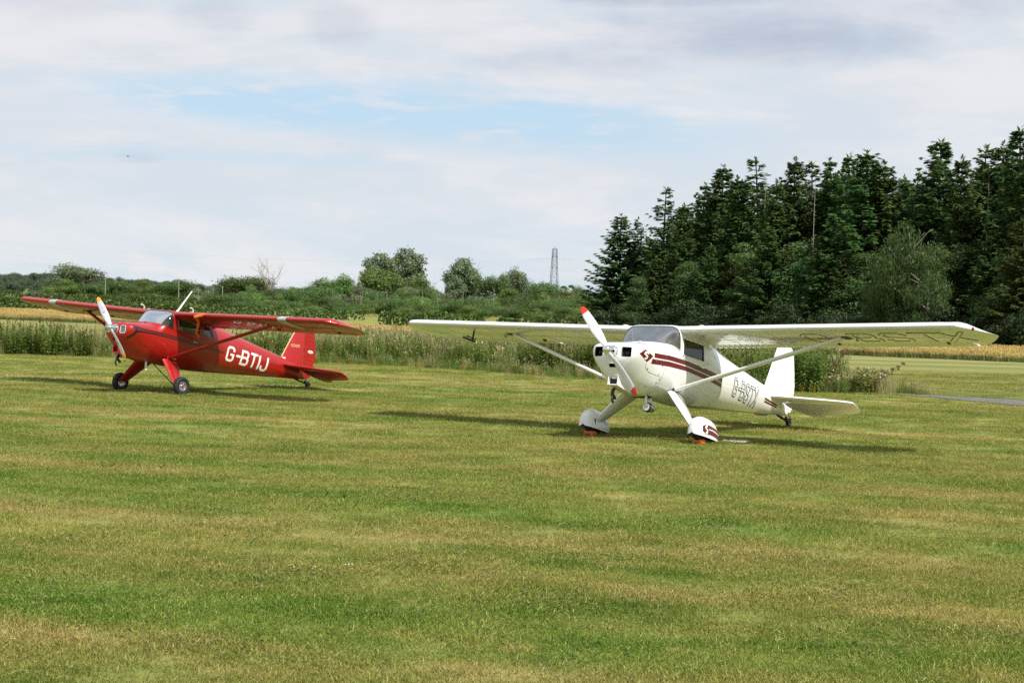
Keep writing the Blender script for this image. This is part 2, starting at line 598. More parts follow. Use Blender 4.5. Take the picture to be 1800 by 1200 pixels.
def scatter(name, pts, rz, sc, vi, coll, tilt=None):
    n = len(pts)
    me = bpy.data.meshes.new(name)
    me.vertices.add(n)
    me.vertices.foreach_set('co', np.asarray(pts, np.float32).ravel())
    for nm, arr, typ in (('rz', rz, 'FLOAT'), ('sc', sc, 'FLOAT'), ('vi', vi, 'INT')):
        a = me.attributes.new(nm, typ, 'POINT')
        a.data.foreach_set('value', np.asarray(arr, np.int32 if typ == 'INT' else np.float32))
    o = link(name, me)
    g = bpy.data.node_groups.new(name, 'GeometryNodeTree')
    g.interface.new_socket('Geometry', in_out='INPUT', socket_type='NodeSocketGeometry')
    g.interface.new_socket('Geometry', in_out='OUTPUT', socket_type='NodeSocketGeometry')
    nd = g.nodes
    gi, go = nd.new('NodeGroupInput'), nd.new('NodeGroupOutput')
    ci = nd.new('GeometryNodeCollectionInfo')
    ci.inputs[0].default_value = coll
    ci.inputs['Separate Children'].default_value = True
    ci.inputs['Reset Children'].default_value = True
    iop = nd.new('GeometryNodeInstanceOnPoints')
    iop.inputs['Pick Instance'].default_value = True

    def attr(nm, typ):
        a = nd.new('GeometryNodeInputNamedAttribute')
        a.data_type = typ
        a.inputs[0].default_value = nm
        return a.outputs[0]
    cx = nd.new('ShaderNodeCombineXYZ')
    g.links.new(attr('rz', 'FLOAT'), cx.inputs[2])
    g.links.new(gi.outputs[0], iop.inputs['Points'])
    g.links.new(ci.outputs[0], iop.inputs['Instance'])
    g.links.new(attr('vi', 'INT'), iop.inputs['Instance Index'])
    g.links.new(cx.outputs[0], iop.inputs['Rotation'])
    g.links.new(attr('sc', 'FLOAT'), iop.inputs['Scale'])
    g.links.new(iop.outputs[0], go.inputs[0])
    md = o.modifiers.new('scatter', 'NODES')
    md.node_group = g
    o['kind'] = 'stuff'
    return o


def in_poly(x, y, poly):
    x, y = np.asarray(x), np.asarray(y)
    r = np.zeros(x.shape, bool)
    n = len(poly)
    for i in range(n):
        x1, y1 = poly[i]
        x2, y2 = poly[(i + 1) % n]
        c = ((y1 > y) != (y2 > y)) & (x < (x2 - x1) * (y - y1) / (y2 - y1 + 1e-12) + x1)
        r ^= c
    return r


def poly_points(poly, dens):
    p = np.array(poly)
    (x0, y0), (x1, y1) = p.min(0), p.max(0)
    n = int((x1 - x0) * (y1 - y0) * dens)
    x = rng.uniform(x0, x1, n)
    y = rng.uniform(y0, y1, n)
    ok = in_poly(x, y, poly)
    return x[ok], y[ok]


# ------------------------------------------------------------------ the two aeroplanes
# aircraft frame: X aft from the propeller, Y to starboard, Z up, the thrust line at Z = 0
GX, GZ, GY = 1.2369, -1.1709, .9919       # main wheel contact
TX, TZ = 5.848, -.3472                    # tail wheel contact
SIT = math.atan2(TZ - GZ, TX - GX)        # tail-down attitude

HULL = np.array([
    # x    ztop   zbot   halfw   zmid  ntop nbot
    [.060, .085, -.130, .270, .000, 2.6, 2.6],
    [.085, .130, -.190, .345, .000, 2.9, 2.3],
    [.150, .155, -.330, .410, .020, 3.3, 1.70],
    [.300, .188, -.480, .452, .020, 3.1, 1.52],
    [.500, .222, -.550, .474, .010, 2.7, 1.75],
    [.780, .262, -.568, .490, .000, 2.5, 2.4],
    [.830, .290, -.568, .493, .000, 2.5, 2.4],
    [1.10, .575, -.562, .508, .000, 6.0, 2.5],
    [1.17, .610, -.560, .512, .000, 7.5, 2.5],
    [1.30, .618, -.558, .515, .000, 7.0, 2.5],
    [1.95, .612, -.555, .515, .000, 5.5, 2.5],
    [2.30, .590, -.530, .492, .000, 3.4, 2.4],
    [2.65, .553, -.495, .447, .000, 2.5, 2.3],
    [3.00, .500, -.455, .392, .000, 2.2, 2.2],
    [4.00, .352, -.345, .258, .000, 2.0, 2.0],
    [5.00, .200, -.235, .130, .000, 2.0, 2.0],
    [5.45, .125, -.190, .070, -.02, 2.0, 2.0],
    [5.62, .060, -.165, .022, -.04, 2.0, 2.0]])


def _slopes(x, y):
    h = np.diff(x)
    d = np.diff(y) / h
    m_ = np.zeros(len(x))
    m_[0], m_[-1] = d[0], d[-1]
    for i in range(1, len(x) - 1):
        if d[i - 1] * d[i] > 0:
            w1, w2 = 2 * h[i] + h[i - 1], h[i] + 2 * h[i - 1]
            m_[i] = (w1 + w2) / (w1 / d[i - 1] + w2 / d[i])
    return m_


HS = [_slopes(HULL[:, 0], HULL[:, j]) for j in range(7)]


def sec(x):
    x = min(max(x, HULL[0, 0]), HULL[-1, 0])
    i = min(int(np.searchsorted(HULL[:, 0], x, side='right')) - 1, len(HULL) - 2)
    x0, x1 = HULL[i, 0], HULL[i + 1, 0]
    h = x1 - x0
    t = (x - x0) / h
    a, b, c, d = 2 * t**3 - 3 * t**2 + 1, t**3 - 2 * t**2 + t, -2 * t**3 + 3 * t**2, t**3 - t**2
    return [a * HULL[i, j] + b * h * HS[j][i] + c * HULL[i + 1, j] + d * h * HS[j][i + 1] for j in range(1, 7)]


def hull_y(x, z, grow=0.0):
    zt, zb, hw, zc, nt, nb = sec(x)
    zt, zb, hw = zt + grow, zb - grow, hw + grow
    if z >= zc:
        q, n = (z - zc) / (zt - zc), nt
    else:
        q, n = (zc - z) / (zc - zb), nb
    return hw * max(0.0, 1 - min(q, 1) ** n) ** (1 / n)


def hull_loft(grow=0.0, seg=72, x0=None, x1=None):
    xs = list(np.concatenate([[.06, .07, .085, .105, .13, .16], np.arange(.20, .78, .05), [.78, .80, .83], np.arange(.87, 1.11, .04), np.arange(1.14, 1.32, .035), np.arange(1.38, 2.7, .08), np.arange(2.75, 5.3, .18), [5.35, 5.45, 5.54, 5.62]]))
    if x0 is not None:
        xs = [x0] + [q for q in xs if q > x0 + .004 and q < x1 - .004] + [x1]
    v, f = [], []
    for x in xs:
        zt, zb, hw, zc, nt, nb = sec(x)
        zt, zb, hw = zt + grow, zb - grow, max(hw + grow, .004)
        for j in range(seg):
            th = 2 * math.pi * j / seg
            c, s_ = math.cos(th), math.sin(th)
            n = nt if s_ >= 0 else nb
            q = (abs(c) ** n + abs(s_) ** n) ** (-1 / n)      # polar superellipse: even spacing
            v.append((x, hw * q * c, zc + (zt - zc if s_ >= 0 else zc - zb) * q * s_))
    for i in range(len(xs) - 1):
        for j in range(seg):
            k2 = (j + 1) % seg
            f.append((i * seg + j, (i + 1) * seg + j, (i + 1) * seg + k2, i * seg + k2))
    f.append(tuple(range(seg)))
    n0 = (len(xs) - 1) * seg
    f.append(tuple(n0 + j for j in range(seg))[::-1])
    return v, f


def boolean_cut(v, f, mats, mi, cutters, name):
    """fuselage shell with its real openings cut out"""
    cur = mesh('tmp', v, f, mats, None, mi)
    for cv, cf in cutters:
        cm = mesh('cut', cv, cf, mats[-1])
        bm = bmesh.new()
        bm.from_mesh(cm)
        bmesh.ops.recalc_face_normals(bm, faces=bm.faces)
        bm.to_mesh(cm)
        bm.free()
        tmp = bpy.data.objects.new('tmp', cur)
        co = bpy.data.objects.new('cut', cm)
        COL.objects.link(tmp)
        COL.objects.link(co)
        md = tmp.modifiers.new('b', 'BOOLEAN')
        md.operation = 'DIFFERENCE'
        md.solver = 'EXACT'
        md.object = co
        dg = bpy.context.evaluated_depsgraph_get()
        dg.update()
        ev = tmp.evaluated_get(dg)
        bm = bmesh.new()
        bm.from_mesh(ev.to_mesh())
        ev.to_mesh_clear()
        nxt = bpy.data.meshes.new(name)
        bm.to_mesh(nxt)
        bm.free()
        for m_ in mats:
            nxt.materials.append(m_)
        bpy.data.objects.remove(tmp)
        bpy.data.objects.remove(co)
        cur = nxt
    me = cur
    me.name = name
    me.polygons.foreach_set('use_smooth', np.ones(len(me.polygons), bool))
    me.set_sharp_from_angle(angle=R(38))
    return me


def prism_y(poly, y0, y1):
    n = len(poly)
    v = [(x, y0, z) for x, z in poly] + [(x, y1, z) for x, z in poly]
    f = [tuple(range(n)), tuple(range(2 * n - 1, n - 1, -1))] + [(i, n + i, n + (i + 1) % n, (i + 1) % n) for i in range(n)]
    return v, f


def prism_x(poly, x0, x1):
    n = len(poly)
    v = [(x0, y, z) for y, z in poly] + [(x1, y, z) for y, z in poly]
    f = [tuple(range(n)), tuple(range(2 * n - 1, n - 1, -1))] + [(i, n + i, n + (i + 1) % n, (i + 1) % n) for i in range(n)]
    return v, f


def round_rect(cx, cy, w, h, r, k=4):
    p = []
    for (sx, sy, a0) in ((1, 1, 0), (-1, 1, 90), (-1, -1, 180), (1, -1, 270)):
        for i in range(k + 1):
            a = R(a0 + 90 * i / k)
            p.append((cx + sx * (w / 2 - r) + r * math.cos(a), cy + sy * (h / 2 - r) + r * math.sin(a)))
    return p


def pane_from_hull(poly, side=0, grow=-.010):
    """the piece of the skin inside a convex outline in side view"""
    v, f = hull_loft(grow)
    bm = bmesh.new()
    vs = [bm.verts.new(q) for q in v]
    for q in f[:-2]:
        bm.faces.new([vs[i] for i in q])
    area = sum(poly[i][0] * poly[(i + 1) % len(poly)][1] - poly[(i + 1) % len(poly)][0] * poly[i][1] for i in range(len(poly)))
    pts = poly if area > 0 else poly[::-1]
    for i in range(len(pts)):
        (xa, za), (xb, zb) = pts[i], pts[(i + 1) % len(pts)]
        bmesh.ops.bisect_plane(bm, geom=bm.verts[:] + bm.edges[:] + bm.faces[:], plane_co=(xa, 0, za), plane_no=(zb - za, 0, -(xb - xa)), clear_outer=True)
    if side:
        bmesh.ops.bisect_plane(bm, geom=bm.verts[:] + bm.edges[:] + bm.faces[:], plane_co=(0, 0, 0), plane_no=(0, -side, 0), clear_outer=True)
    me = bpy.data.meshes.new('pane')
    bm.to_mesh(me)
    bm.free()
    me.polygons.foreach_set('use_smooth', np.ones(len(me.polygons), bool))
    return me


# ---- lettering: strokes in a box .62 wide and 1 high
GL = {
    'G': [[(.62, .76), (.62, .87), (.5, 1), (.12, 1), (0, .87), (0, .13), (.12, 0), (.5, 0), (.62, .13), (.62, .46), (.36, .46)]],
    'B': [[(.0, .52), (0, 1), (.47, 1), (.59, .88), (.59, .64), (.48, .52)], [(0, .52), (.48, .52), (.62, .40), (.62, .13), (.5, 0), (0, 0), (0, .52)]],
    'S': [[(.62, .78), (.62, .87), (.5, 1), (.12, 1), (0, .87), (0, .65), (.12, .54), (.5, .46), (.62, .35), (.62, .13), (.5, 0), (.12, 0), (0, .13), (0, .22)]],
    'T': [[(0, 1), (.62, 1)], [(.31, 1), (.31, 0)]],
    'X': [[(0, 0), (.62, 1)], [(0, 1), (.62, 0)]],
    'I': [[(.08, 0), (.08, 1)]],
    'J': [[(.55, 1), (.55, .13), (.43, 0), (.12, 0), (0, .13), (0, .26)]],
    '-': [[(.06, .5), (.40, .5)]],
    'N': [[(0, 0), (0, 1), (.6, 0), (.6, 1)]],
    'C': [[(.62, .76), (.62, .87), (.5, 1), (.12, 1), (0, .87), (0, .13), (.12, 0), (.5, 0), (.62, .13), (.62, .24)]],
    '2': [[(0, .8), (0, .88), (.12, 1), (.5, 1), (.62, .88), (.62, .62), (0, .0), (.62, 0)]],
    '4': [[(.45, 0), (.45, 1), (0, .3), (.62, .3)]],
    '6': [[(.6, .85), (.5, 1), (.12, 1), (0, .88), (0, .12), (.12, 0), (.5, 0), (.62, .12), (.62, .42), (.5, .55), (0, .55)]],
    '7': [[(0, 1), (.62, 1), (.2, 0)]],
    'K': [[(0, 0), (0, 1)], [(.6, 1), (0, .45)], [(.2, .6), (.62, 0)]],
}
ADV = {'-': .58, 'I': .36, 'T': .82, 'J': .80}


def stroke(pl, w, ext=0.0, step=.06):
    """ribbon of width w along a polyline; returns verts (u, v) and quads"""
    p = [np.array(q, float) for q in pl]
    closed = np.allclose(p[0], p[-1])
    if not closed and ext:
        d0 = p[0] - p[1]
        d1 = p[-1] - p[-2]
        p[0] = p[0] + d0 / np.linalg.norm(d0) * ext
        p[-1] = p[-1] + d1 / np.linalg.norm(d1) * ext
    n = len(p)
    left, right = [], []
    for i in range(n):
        a = p[i] - p[i - 1] if i > 0 else (p[0] - p[-2] if closed else p[1] - p[0])
        b = p[i + 1] - p[i] if i < n - 1 else (p[1] - p[0] if closed else p[-1] - p[-2])
        a, b = a / np.linalg.norm(a), b / np.linalg.norm(b)
        na, nb = np.array([-a[1], a[0]]), np.array([-b[1], b[0]])
        m_ = na + nb
        m_ = m_ / max(np.linalg.norm(m_), 1e-6)
        q = w / 2 / max(.45, m_.dot(na))
        left.append(p[i] + m_ * q)
        right.append(p[i] - m_ * q)
    v, f = [], []
    for i in range(n - 1):
        k2 = max(1, int(np.linalg.norm(p[i + 1] - p[i]) / step))
        o = len(v)
        for j in range(k2 + 1):
            t = j / k2
            v += [left[i] * (1 - t) + left[i + 1] * t, right[i] * (1 - t) + right[i + 1] * t]
        f += [(o + 2 * j, o + 2 * j + 1, o + 2 * j + 3, o + 2 * j + 2) for j in range(k2)]
    return v, f


def text_strokes(txt, gap=.28):
    x = 0.0
    out = []
    for ch in txt:
        for pl in GL[ch]:
            out.append([(x + a, b) for a, b in pl])
        x += ADV.get(ch, .62 + gap)
    return out, x - gap


def by_letter(strokes, txt):
    out, i = [], 0
    for ch in txt:
        out.append(strokes[i:i + len(GL[ch])])
        i += len(GL[ch])
    return out


def decal(name, layers, fmap, parent, mats):
    """layers: (list of (verts2d, quads), material index, lift); fmap(u, v, lift) -> point"""
    mb = MB()
    for pieces, mi, lift in layers:
        for n_, (v, f) in enumerate(pieces):
            mb.add([fmap(q[0], q[1], lift + .00025 * (n_ % 5)) for q in v], f, mi)
    return mb.obj(name, mats, parent, smooth=60)


def lofted_strip(top, bot, x0, x1, n=50):
    """band between two height curves, as (x, z) quads; top/bot: point lists"""
    tx, tz = zip(*top)
    bx, bz = zip(*bot)
    v, f = [], []
    for i in range(n + 1):
        x = x0 + (x1 - x0) * i / n
        a, b = np.interp(x, tx, tz), np.interp(x, bx, bz)
        v += [(x, a), (x, (a + b) / 2), (x, b)]
    for i in range(n):
        for j in (0, 1):
            o = i * 3 + j
            f.append((o, o + 1, o + 4, o + 3))
    return v, f


# ---- wings
W_LE, W_C, W_Z, W_DIH = 1.134, 1.27, .530, .0195
SPAN = 5.31


def foil(t):
    """upper and lower ordinate of the wing section (fractions of the chord)"""
    yt = .13 / .2 * (.2969 * math.sqrt(t) - .126 * t - .3516 * t**2 + .2843 * t**3 - .1036 * t**4)
    m_, p = .025, .4
    yc = m_ / p**2 * (2 * p * t - t * t) if t < p else m_ / (1 - p)**2 * ((1 - 2 * p) + 2 * p * t - t * t)
    return yc + yt, yc - yt


def plan(y):
    """leading and trailing edge at span station y"""
    le, te = W_LE, W_LE + W_C
    if y > 4.93:
        q = (y - 4.93) / (SPAN - 4.93)
        le += .60 * q ** 1.25
    if y > 4.72:
        q = (y - 4.72) / (SPAN - 4.72)
        te -= .60 * q ** 2.0
    return le, te


def wing_pt(x, y, upper):
    """point of the wing skin, y = distance from the centre line"""
    le, te = plan(y)
    c = max(te - le, .02)
    t = min(max((x - le) / c, 0), 1)
    u, l = foil(t)
    thick = min(1, c / W_C + .15)
    zz = W_Z + W_DIH * y - math.sin(R(3.3)) * (x - W_LE)
    return zz + (u if upper else l) * c * thick


def wing_mesh(side, ts, ys, corr=0.0, pitch=.1):
    """closed skin over chord fractions ts[0]..ts[-1] and span stations ys"""
    v, f = [], []
    m_ = len(ts)
    for y in ys:
        le, te = plan(y)
        row = []
        for t in ts:
            x = le + (te - le) * t
            row.append((x, wing_pt(x, y, True), wing_pt(x, y, False), t))
        ridge = 0.0
        if corr:
            ph = (y / pitch) % 1.0
            ridge = corr * (1.0 if ph < .35 else 0.0)
        e = lambda t: min(1, (t - ts[0]) / .05, (ts[-1] - t) / .05) if corr else 0
        up = [(x, side * y, zu + max(ridge * e(t), 0)) for x, zu, zl, t in row]
        lo = [(x, side * y, zl - max(ridge * e(t), 0)) for x, zu, zl, t in row]
        v += up + lo[::-1]
    k2 = 2 * m_
    for i in range(len(ys) - 1):
        for j in range(k2):
            a, b = i * k2 + j, i * k2 + (j + 1) % k2
            q = (a, b, b + k2, a + k2)
            f.append(q if side > 0 else q[::-1])
    c0, c1 = tuple(range(k2)), tuple((len(ys) - 1) * k2 + j for j in range(k2))
    f += [c0[::-1], c1] if side > 0 else [c0, c1[::-1]]
    return v, f


def plate(poly, t, to3, edge=.03):
    """thin aerofoil-edged plate of outline poly; to3(u, v, h)"""
    n = len(poly)
    p = [np.array(q, float) for q in poly]
    area = sum(p[i][0] * p[(i + 1) % n][1] - p[(i + 1) % n][0] * p[i][1] for i in range(n))
    sgn = 1 if area > 0 else -1
    ins = []
    for i in range(n):
        a = p[i] - p[i - 1]
        b = p[(i + 1) % n] - p[i]
        a, b = a / np.linalg.norm(a), b / np.linalg.norm(b)
        m_ = np.array([-a[1], a[0]]) + np.array([-b[1], b[0]])
        m_ = m_ / max(np.linalg.norm(m_), .4)
        ins.append(p[i] + sgn * m_ * edge)
    v = [to3(q[0], q[1], t / 2) for q in ins] + [to3(q[0], q[1], 0) for q in p] + [to3(q[0], q[1], -t / 2) for q in ins]
    f = [tuple(range(n)), tuple(range(3 * n - 1, 2 * n - 1, -1))]
    for r in (0, 1):
        for i in range(n):
            f.append((r * n + i, (r + 1) * n + i, (r + 1) * n + (i + 1) % n, r * n + (i + 1) % n))
    return v, f


def ribbed_plate(mb, poly, t, to3, u_at, rib, n, v_range, mi=0):
    """control surface: plate plus pressed ribs running along u at n stations of v"""
    mb.add(*plate(poly, t, to3, .02), mi=mi)
    for i in range(n):
        v_ = v_range[0] + (v_range[1] - v_range[0]) * (i + .5) / n
        u0, u1 = u_at(v_)
        if u1 - u0 < .06:
            continue
        u0 += .025
        u1 -= .03
        w = .012
        for s in (1, -1):
            h0, h1 = s * (t / 2 - .002), s * (t / 2 + rib)
            mb.add([to3(u0, v_ - w, h0), to3(u1, v_ - w, h0), to3(u1, v_, h1), to3(u0, v_, h1), to3(u0, v_ + w, h0), to3(u1, v_ + w, h0)], [(0, 1, 2, 3), (3, 2, 5, 4)], mi)


def poly_u_range(poly):
    def g(v_):
        xs = []
        for i in range(len(poly)):
            (ua, va), (ub, vb) = poly[i], poly[(i + 1) % len(poly)]
            if (va > v_) != (vb > v_):
                xs.append(ua + (v_ - va) / (vb - va) * (ub - ua))
        return (min(xs), max(xs)) if xs else (0, 0)
    return g


def aeroplane(cfg):
    white = cfg['white']
    pm = M['white'] if white else M['red']
    rx, ry, head, bank = cfg['pose']
    root = empty(cfg['name'])
    tag(root, cfg['label'], 'aeroplane', 'light aircraft parked on the grass')
    ca, sa, ch, sh = math.cos(SIT), math.sin(SIT), math.cos(head), math.sin(head)
    ex = Vector((ch * ca, sh * ca, -sa))
    ey = Vector((-sh, ch, 0))
    ez = ex.cross(ey)
    base = Matrix(((ex.x, ey.x, ez.x, rx), (ex.y, ey.y, ez.y, ry), (ex.z, ey.z, ez.z, 0), (0, 0, 0, 1)))
    Wm = base @ Matrix.Translation((-GX, 0, -GZ)) @ Matrix.Rotation(-bank, 4, 'X')
    base = base @ Matrix.Scale(cfg.get('size', 1.0), 4)
    root.matrix_world = base
    off = Matrix.Translation((-GX, 0, -GZ)) @ Matrix.Rotation(-bank, 4, 'X')

    def fix(o):
        """parts are modelled in the aircraft frame; move them into the frame of the Empty"""
        if o.parent is root:
            o.data.transform(off)
        else:
            o.data.transform(off)
        return o

    made = []

    def P(mb_or_me, name, mats=None, parent=None, smooth=40, label=None):
        par = parent or root
        if isinstance(mb_or_me, MB):
            o = link(name, mesh(name, mb_or_me.v, mb_or_me.f, mats, smooth, mb_or_me.mi), par)
        else:
            o = link(name, mb_or_me, par)
            if mats is not None:
                o.data.materials.clear()
                o.data.materials.append(mats)
        fix(o)
        if label:
            o['label'] = label
        made.append(o)
        return o

    def lift_of(side):                                  # keeps the wheels on level ground under a banked frame
        return -side * math.tan(-bank) * GY

    # ---- fuselage: a double skin with cut openings
    v, f = hull_loft(0.0)
    v2, f2 = hull_loft(-.018, 48, .11, 5.4)
    nv = len(v)
    fa = f + [tuple(nv + i for i in q)[::-1] for q in f2]
    mi = [0] * len(f) + [1] * len(f2)
    ws = [(.785, .292), (1.165, .205), (1.125, .580), (1.10, .70), (.70, .70)]
    if white:
        dw = [(1.245, .155), (1.89, .155), (1.86, .415), (1.215, .415)]
        rw = None
    else:
        dw = [(1.285, .215), (1.87, .205), (1.89, .27), (1.90, .465), (1.265, .475)]
        rw = [(2.02, .215), (2.26, .225), (2.31, .25), (2.27, .35), (2.19, .43), (2.10, .475), (2.03, .475)]
    cut = [prism_y(ws, -1, 1), prism_y(dw, -1, 1)]
    if rw:
        cut.append(prism_y(rw, -1, 1))
    for s in (-1, 1):
        cut.append(prism_x(round_rect(s * .248, .0, .160, .150, .022), -.1, .22))
    cut.append(prism_x(round_rect(-.035, -.205, .17, .055, .012), -.1, .22))
    cut.append(prism_y([(.80, -.62), (1.06, -.62), (1.02, -.545), (.93, -.505), (.86, -.53)], -.20, .20))
    fus = P(boolean_cut(v + v2, fa, [pm, M['dark']], mi, cut, 'fuselage'), 'fuselage')

    # glazing
    gm = M['glass_hazy'] if white else M['glass']
    wsm = P(pane_from_hull(ws), 'windscreen', gm)
    for s in (-1, 1):
        d_ = P(pane_from_hull(dw, s), 'door_window', M['glass_dark'] if white else M['glass_door'])
        mb = MB()
        n = len(dw)
        ring = []
        for i in range(n):
            (xa, za), (xb, zb) = dw[i], dw[(i + 1) % n]
            for t in np.linspace(0, 1, 6, endpoint=False):
                x, z = xa + (xb - xa) * t, za + (zb - za) * t
                ring.append((x, s * (hull_y(x, z) + .003), z))
        ring.append(ring[0])
        mb.tube(ring, .011, 6, cap=False)
        P(mb, 'window_frame', [pm], d_)
        if rw:
            P(pane_from_hull(rw, s), 'rear_window', M['glass_dark'])
    # centre brace and side braces of the windscreen
    for s in (-1, 1):
        mb = MB()
        mb.tube([(.86, s * .33, .245), (1.13, s * .42, .52)] if not white else [(.88, s * .16, .22), (1.12, s * .38, .52)], .011, 6)
        P(mb, 'windscreen_brace', [M['chrome'] if not white else M['prop_grey']], wsm)
    # rim of the windscreen along the wing and the scuttle
    for s in (-1, 1):
        mb = MB()
        pts = []
        for t in np.linspace(0, 1, 16):
            x = .79 + (1.16 - .79) * t
            z = .290 + (.207 - .290) * t
            pts.append((x, s * (hull_y(x, z) + .002), z))
        mb.tube(pts, .007, 5)
        P(mb, 'windscreen_frame', [pm], wsm)

    # cowling seams and fasteners
    mb = MB()
    for xs in (.80, 2.62, 3.30, 3.98, 4.55, 5.10):
        ring = []
        zt, zb, hw, zc, nt, nb = sec(xs)
        for j in range(49):
            th = R(-200 + 220 * j / 48)
            c, s_ = math.cos(th), math.sin(th)
            n_ = nt if s_ >= 0 else nb
            q = (abs(c)**n_ + abs(s_)**n_) ** (-1 / n_)
            ring.append((xs, (hw + .0005) * q * c, zc + (zt - zc if s_ >= 0 else zc - zb) * q * s_))
        mb.tube(ring, .0030 if xs < 1 else .0014, 4, cap=False)
    for s in (-1, 1):
        mb.tube([(x, s * (hull_y(x, z) + .0005), z) for x, z in [(.36, -.12), (.40, -.19), (.5, -.235), (.65, -.255), (.79, -.27)]], .0035, 4)
        mb.tube([(x, s * (hull_y(x, z) + .0005), z) for x, z in [(2.02, .50), (2.25, .30), (2.45, .10), (2.56, -.04), (2.60, -.30)]], .0035, 4)
        mb.tube([(x, s * (hull_y(x, z) + .0005), z) for x, z in [(1.20, .14), (1.22, -.10), (1.24, -.42), (1.36, -.46), (1.85, -.44), (1.93, -.30), (1.94, .14)]], .0030, 4)
    P(mb, 'panel_seam', [plain('seam_' + cfg['name'], (.22, .22, .22) if white else (.14, .004, .005), .6)], fus, smooth=60)['kind'] = 'stuff'
    mb = MB()
    for s in (-1, 1):
        for x, z in [(.44, -.19), (.70, -.235), (.76, -.30), (.73, -.36), (.60, -.43), (.74, -.10), (1.28, .10), (1.9, .10), (2.0, .14)]:
            y = s * (hull_y(x, z) + .001)
            mb.lathe([(0, .010), (.004, .009), (.005, 0.0)], (x, y, z), (0, s, 0), 8)
    P(mb, 'fastener', [M['steel']], fus)['kind'] = 'stuff'
    # door handle
    for s in (-1, 1):
        mb = MB()
        y = hull_y(1.82, .04)
        mb.tube([(1.76, s * (y + .004), .055), (1.77, s * (y + .03), .055), (1.86, s * (y + .032), .05)], .010, 6)
        P(mb, 'door_handle', [M['chrome']], fus)

    # ---- paint schemes
    side_map = lambda s: (lambda u, w, lift: (u, s * (hull_y(u, w) + .0028 + lift), w))
    for s in (-1, 1):
        if white:
            up = lofted_strip([(.46, .060), (.9, .088), (1.37, .086), (2.0, .062), (2.62, .030)], [(.57, -.006), (.9, .016), (1.39, .016), (2.0, -.019), (2.63, -.056)], .50, 2.62)
            lo = lofted_strip([(.52, -.032), (.9, -.004), (1.39, -.002), (2.0, -.036), (2.62, -.073)], [(.43, -.112), (.9, -.080), (1.40, -.068), (2.0, -.102), (2.62, -.135)], .46, 2.62)
            bad = []
            for q in ([(.21, .055), (.40, .060), (.50, .015), (.40, -.070), (.35, -.095)],):
                g = [(.165, -.005), (.27, .078), (.47, .006), (.365, -.100)]
                gv, gf = [], []
                kk = 8
                for i in range(kk + 1):
                    for j in range(kk + 1):
                        a, b = i / kk, j / kk
                        pt = [(1 - a) * (1 - b) * g[0][c] + a * (1 - b) * g[1][c] + a * b * g[2][c] + (1 - a) * b * g[3][c] for c in (0, 1)]
                        gv.append(pt)
                for i in range(kk):
                    for j in range(kk):
                        gf.append((i * (kk + 1) + j, (i + 1) * (kk + 1) + j, (i + 1) * (kk + 1) + j + 1, i * (kk + 1) + j + 1))
                bad.append((gv, gf))
            rear = [lofted_strip([(4.57, -.005), (5.16, -.048)], [(4.57, -.040), (5.16, -.072)], 4.57, 5.16, 14), lofted_strip([(4.57, -.055), (5.16, -.082)], [(4.57, -.088), (5.16, -.104)], 4.57, 5.16, 14)]
            for pc in [up, lo] + bad + rear:
                decal('side_stripe', [([pc], 0, 0.0)], side_map(s), root, [M['maroon']])
            es = [(.335 + (a - .335) * .70 - .022, -.008 + (b + .008) * .85) for a, b in [(.405, .030), (.345, .048), (.290, .040), (.275, .012), (.33, -.006), (.375, -.030), (.365, -.058), (.335, -.070), (.30, -.062)]]
            decal('emblem', [([stroke(es, .026, 0, .02)], 0, .0022)], side_map(s), root, [M['letter_white']])
        else:
            a = lofted_strip([(.13, .175), (.22, .135), (.32, .100), (.6, .092), (.95, .088), (1.8, .060), (2.75, .005)], [(.13, .165), (.22, .085), (.32, .062), (.6, .062), (.95, .064), (1.8, .034), (2.75, -.010)], .13, 2.75, 70)
            b = lofted_strip([(.26, .030), (.40, .040), (.6, .044), (.95, .046), (1.8, .014), (2.75, -.026)], [(.26, -.020), (.40, .004), (.6, .014), (.95, .018), (1.8, -.014), (2.75, -.040)], .26, 2.75, 70)
            c = stroke([(.16, .125), (.26, .045), (.255, -.02), (.20, -.10), (.14, -.165)], .055, 0, .02)
            for n_, pc in enumerate((a, b, c)):
                decal('side_stripe', [([pc], 0, .0006 * n_)], side_map(s), root, [M['black_paint']])
    # registration on both sides of the rear fuselage
    st, width = text_strokes(cfg['reg'])
    (xa, za), (xb, zb), hgt = cfg['reg_a'], cfg['reg_b'], cfg['reg_h']
    for s in (-1, 1):
        def rmap(u, w, lift, s=s):
            q = u / width
            q = q if s < 0 else 1 - q
            x = xa + (xb - xa) * q + (.03 * (w - .5) if s < 0 else -.03 * (w - .5))
            z = za + (zb - za) * q + hgt * w
            return (x, s * (hull_y(x, z) + .0030 + lift), z)
        for gl in by_letter(st, cfg['reg']):
            if white:
                fix(decal('letter', [([stroke(p_, .222, .111) for p_ in gl], 0, 0), ([stroke(p_, .086, .043) for p_ in gl], 1, .0026)], rmap, fus, [M['letter_grey'], M['white']]))
            else:
                fix(decal('letter', [([stroke(p_, .172, .05) for p_ in gl], 0, 0)], rmap, fus, [M['letter_white']]))
    for o in root.children:
        if o.name.startswith(('side_stripe', 'emblem', 'registration_lettering')) and not o.get('_f'):
            o['_f'] = 1
            fix(o)
    # (decals made above through decal() are moved into the Empty's frame exactly once)

    # ---- wings
    ts_main = [0, .004, .012, .025, .05, .09, .15, .22, .30, .40, .52, .64, .745]
    ts_tail = [.752, .80, .86, .92, .97, 1.0]
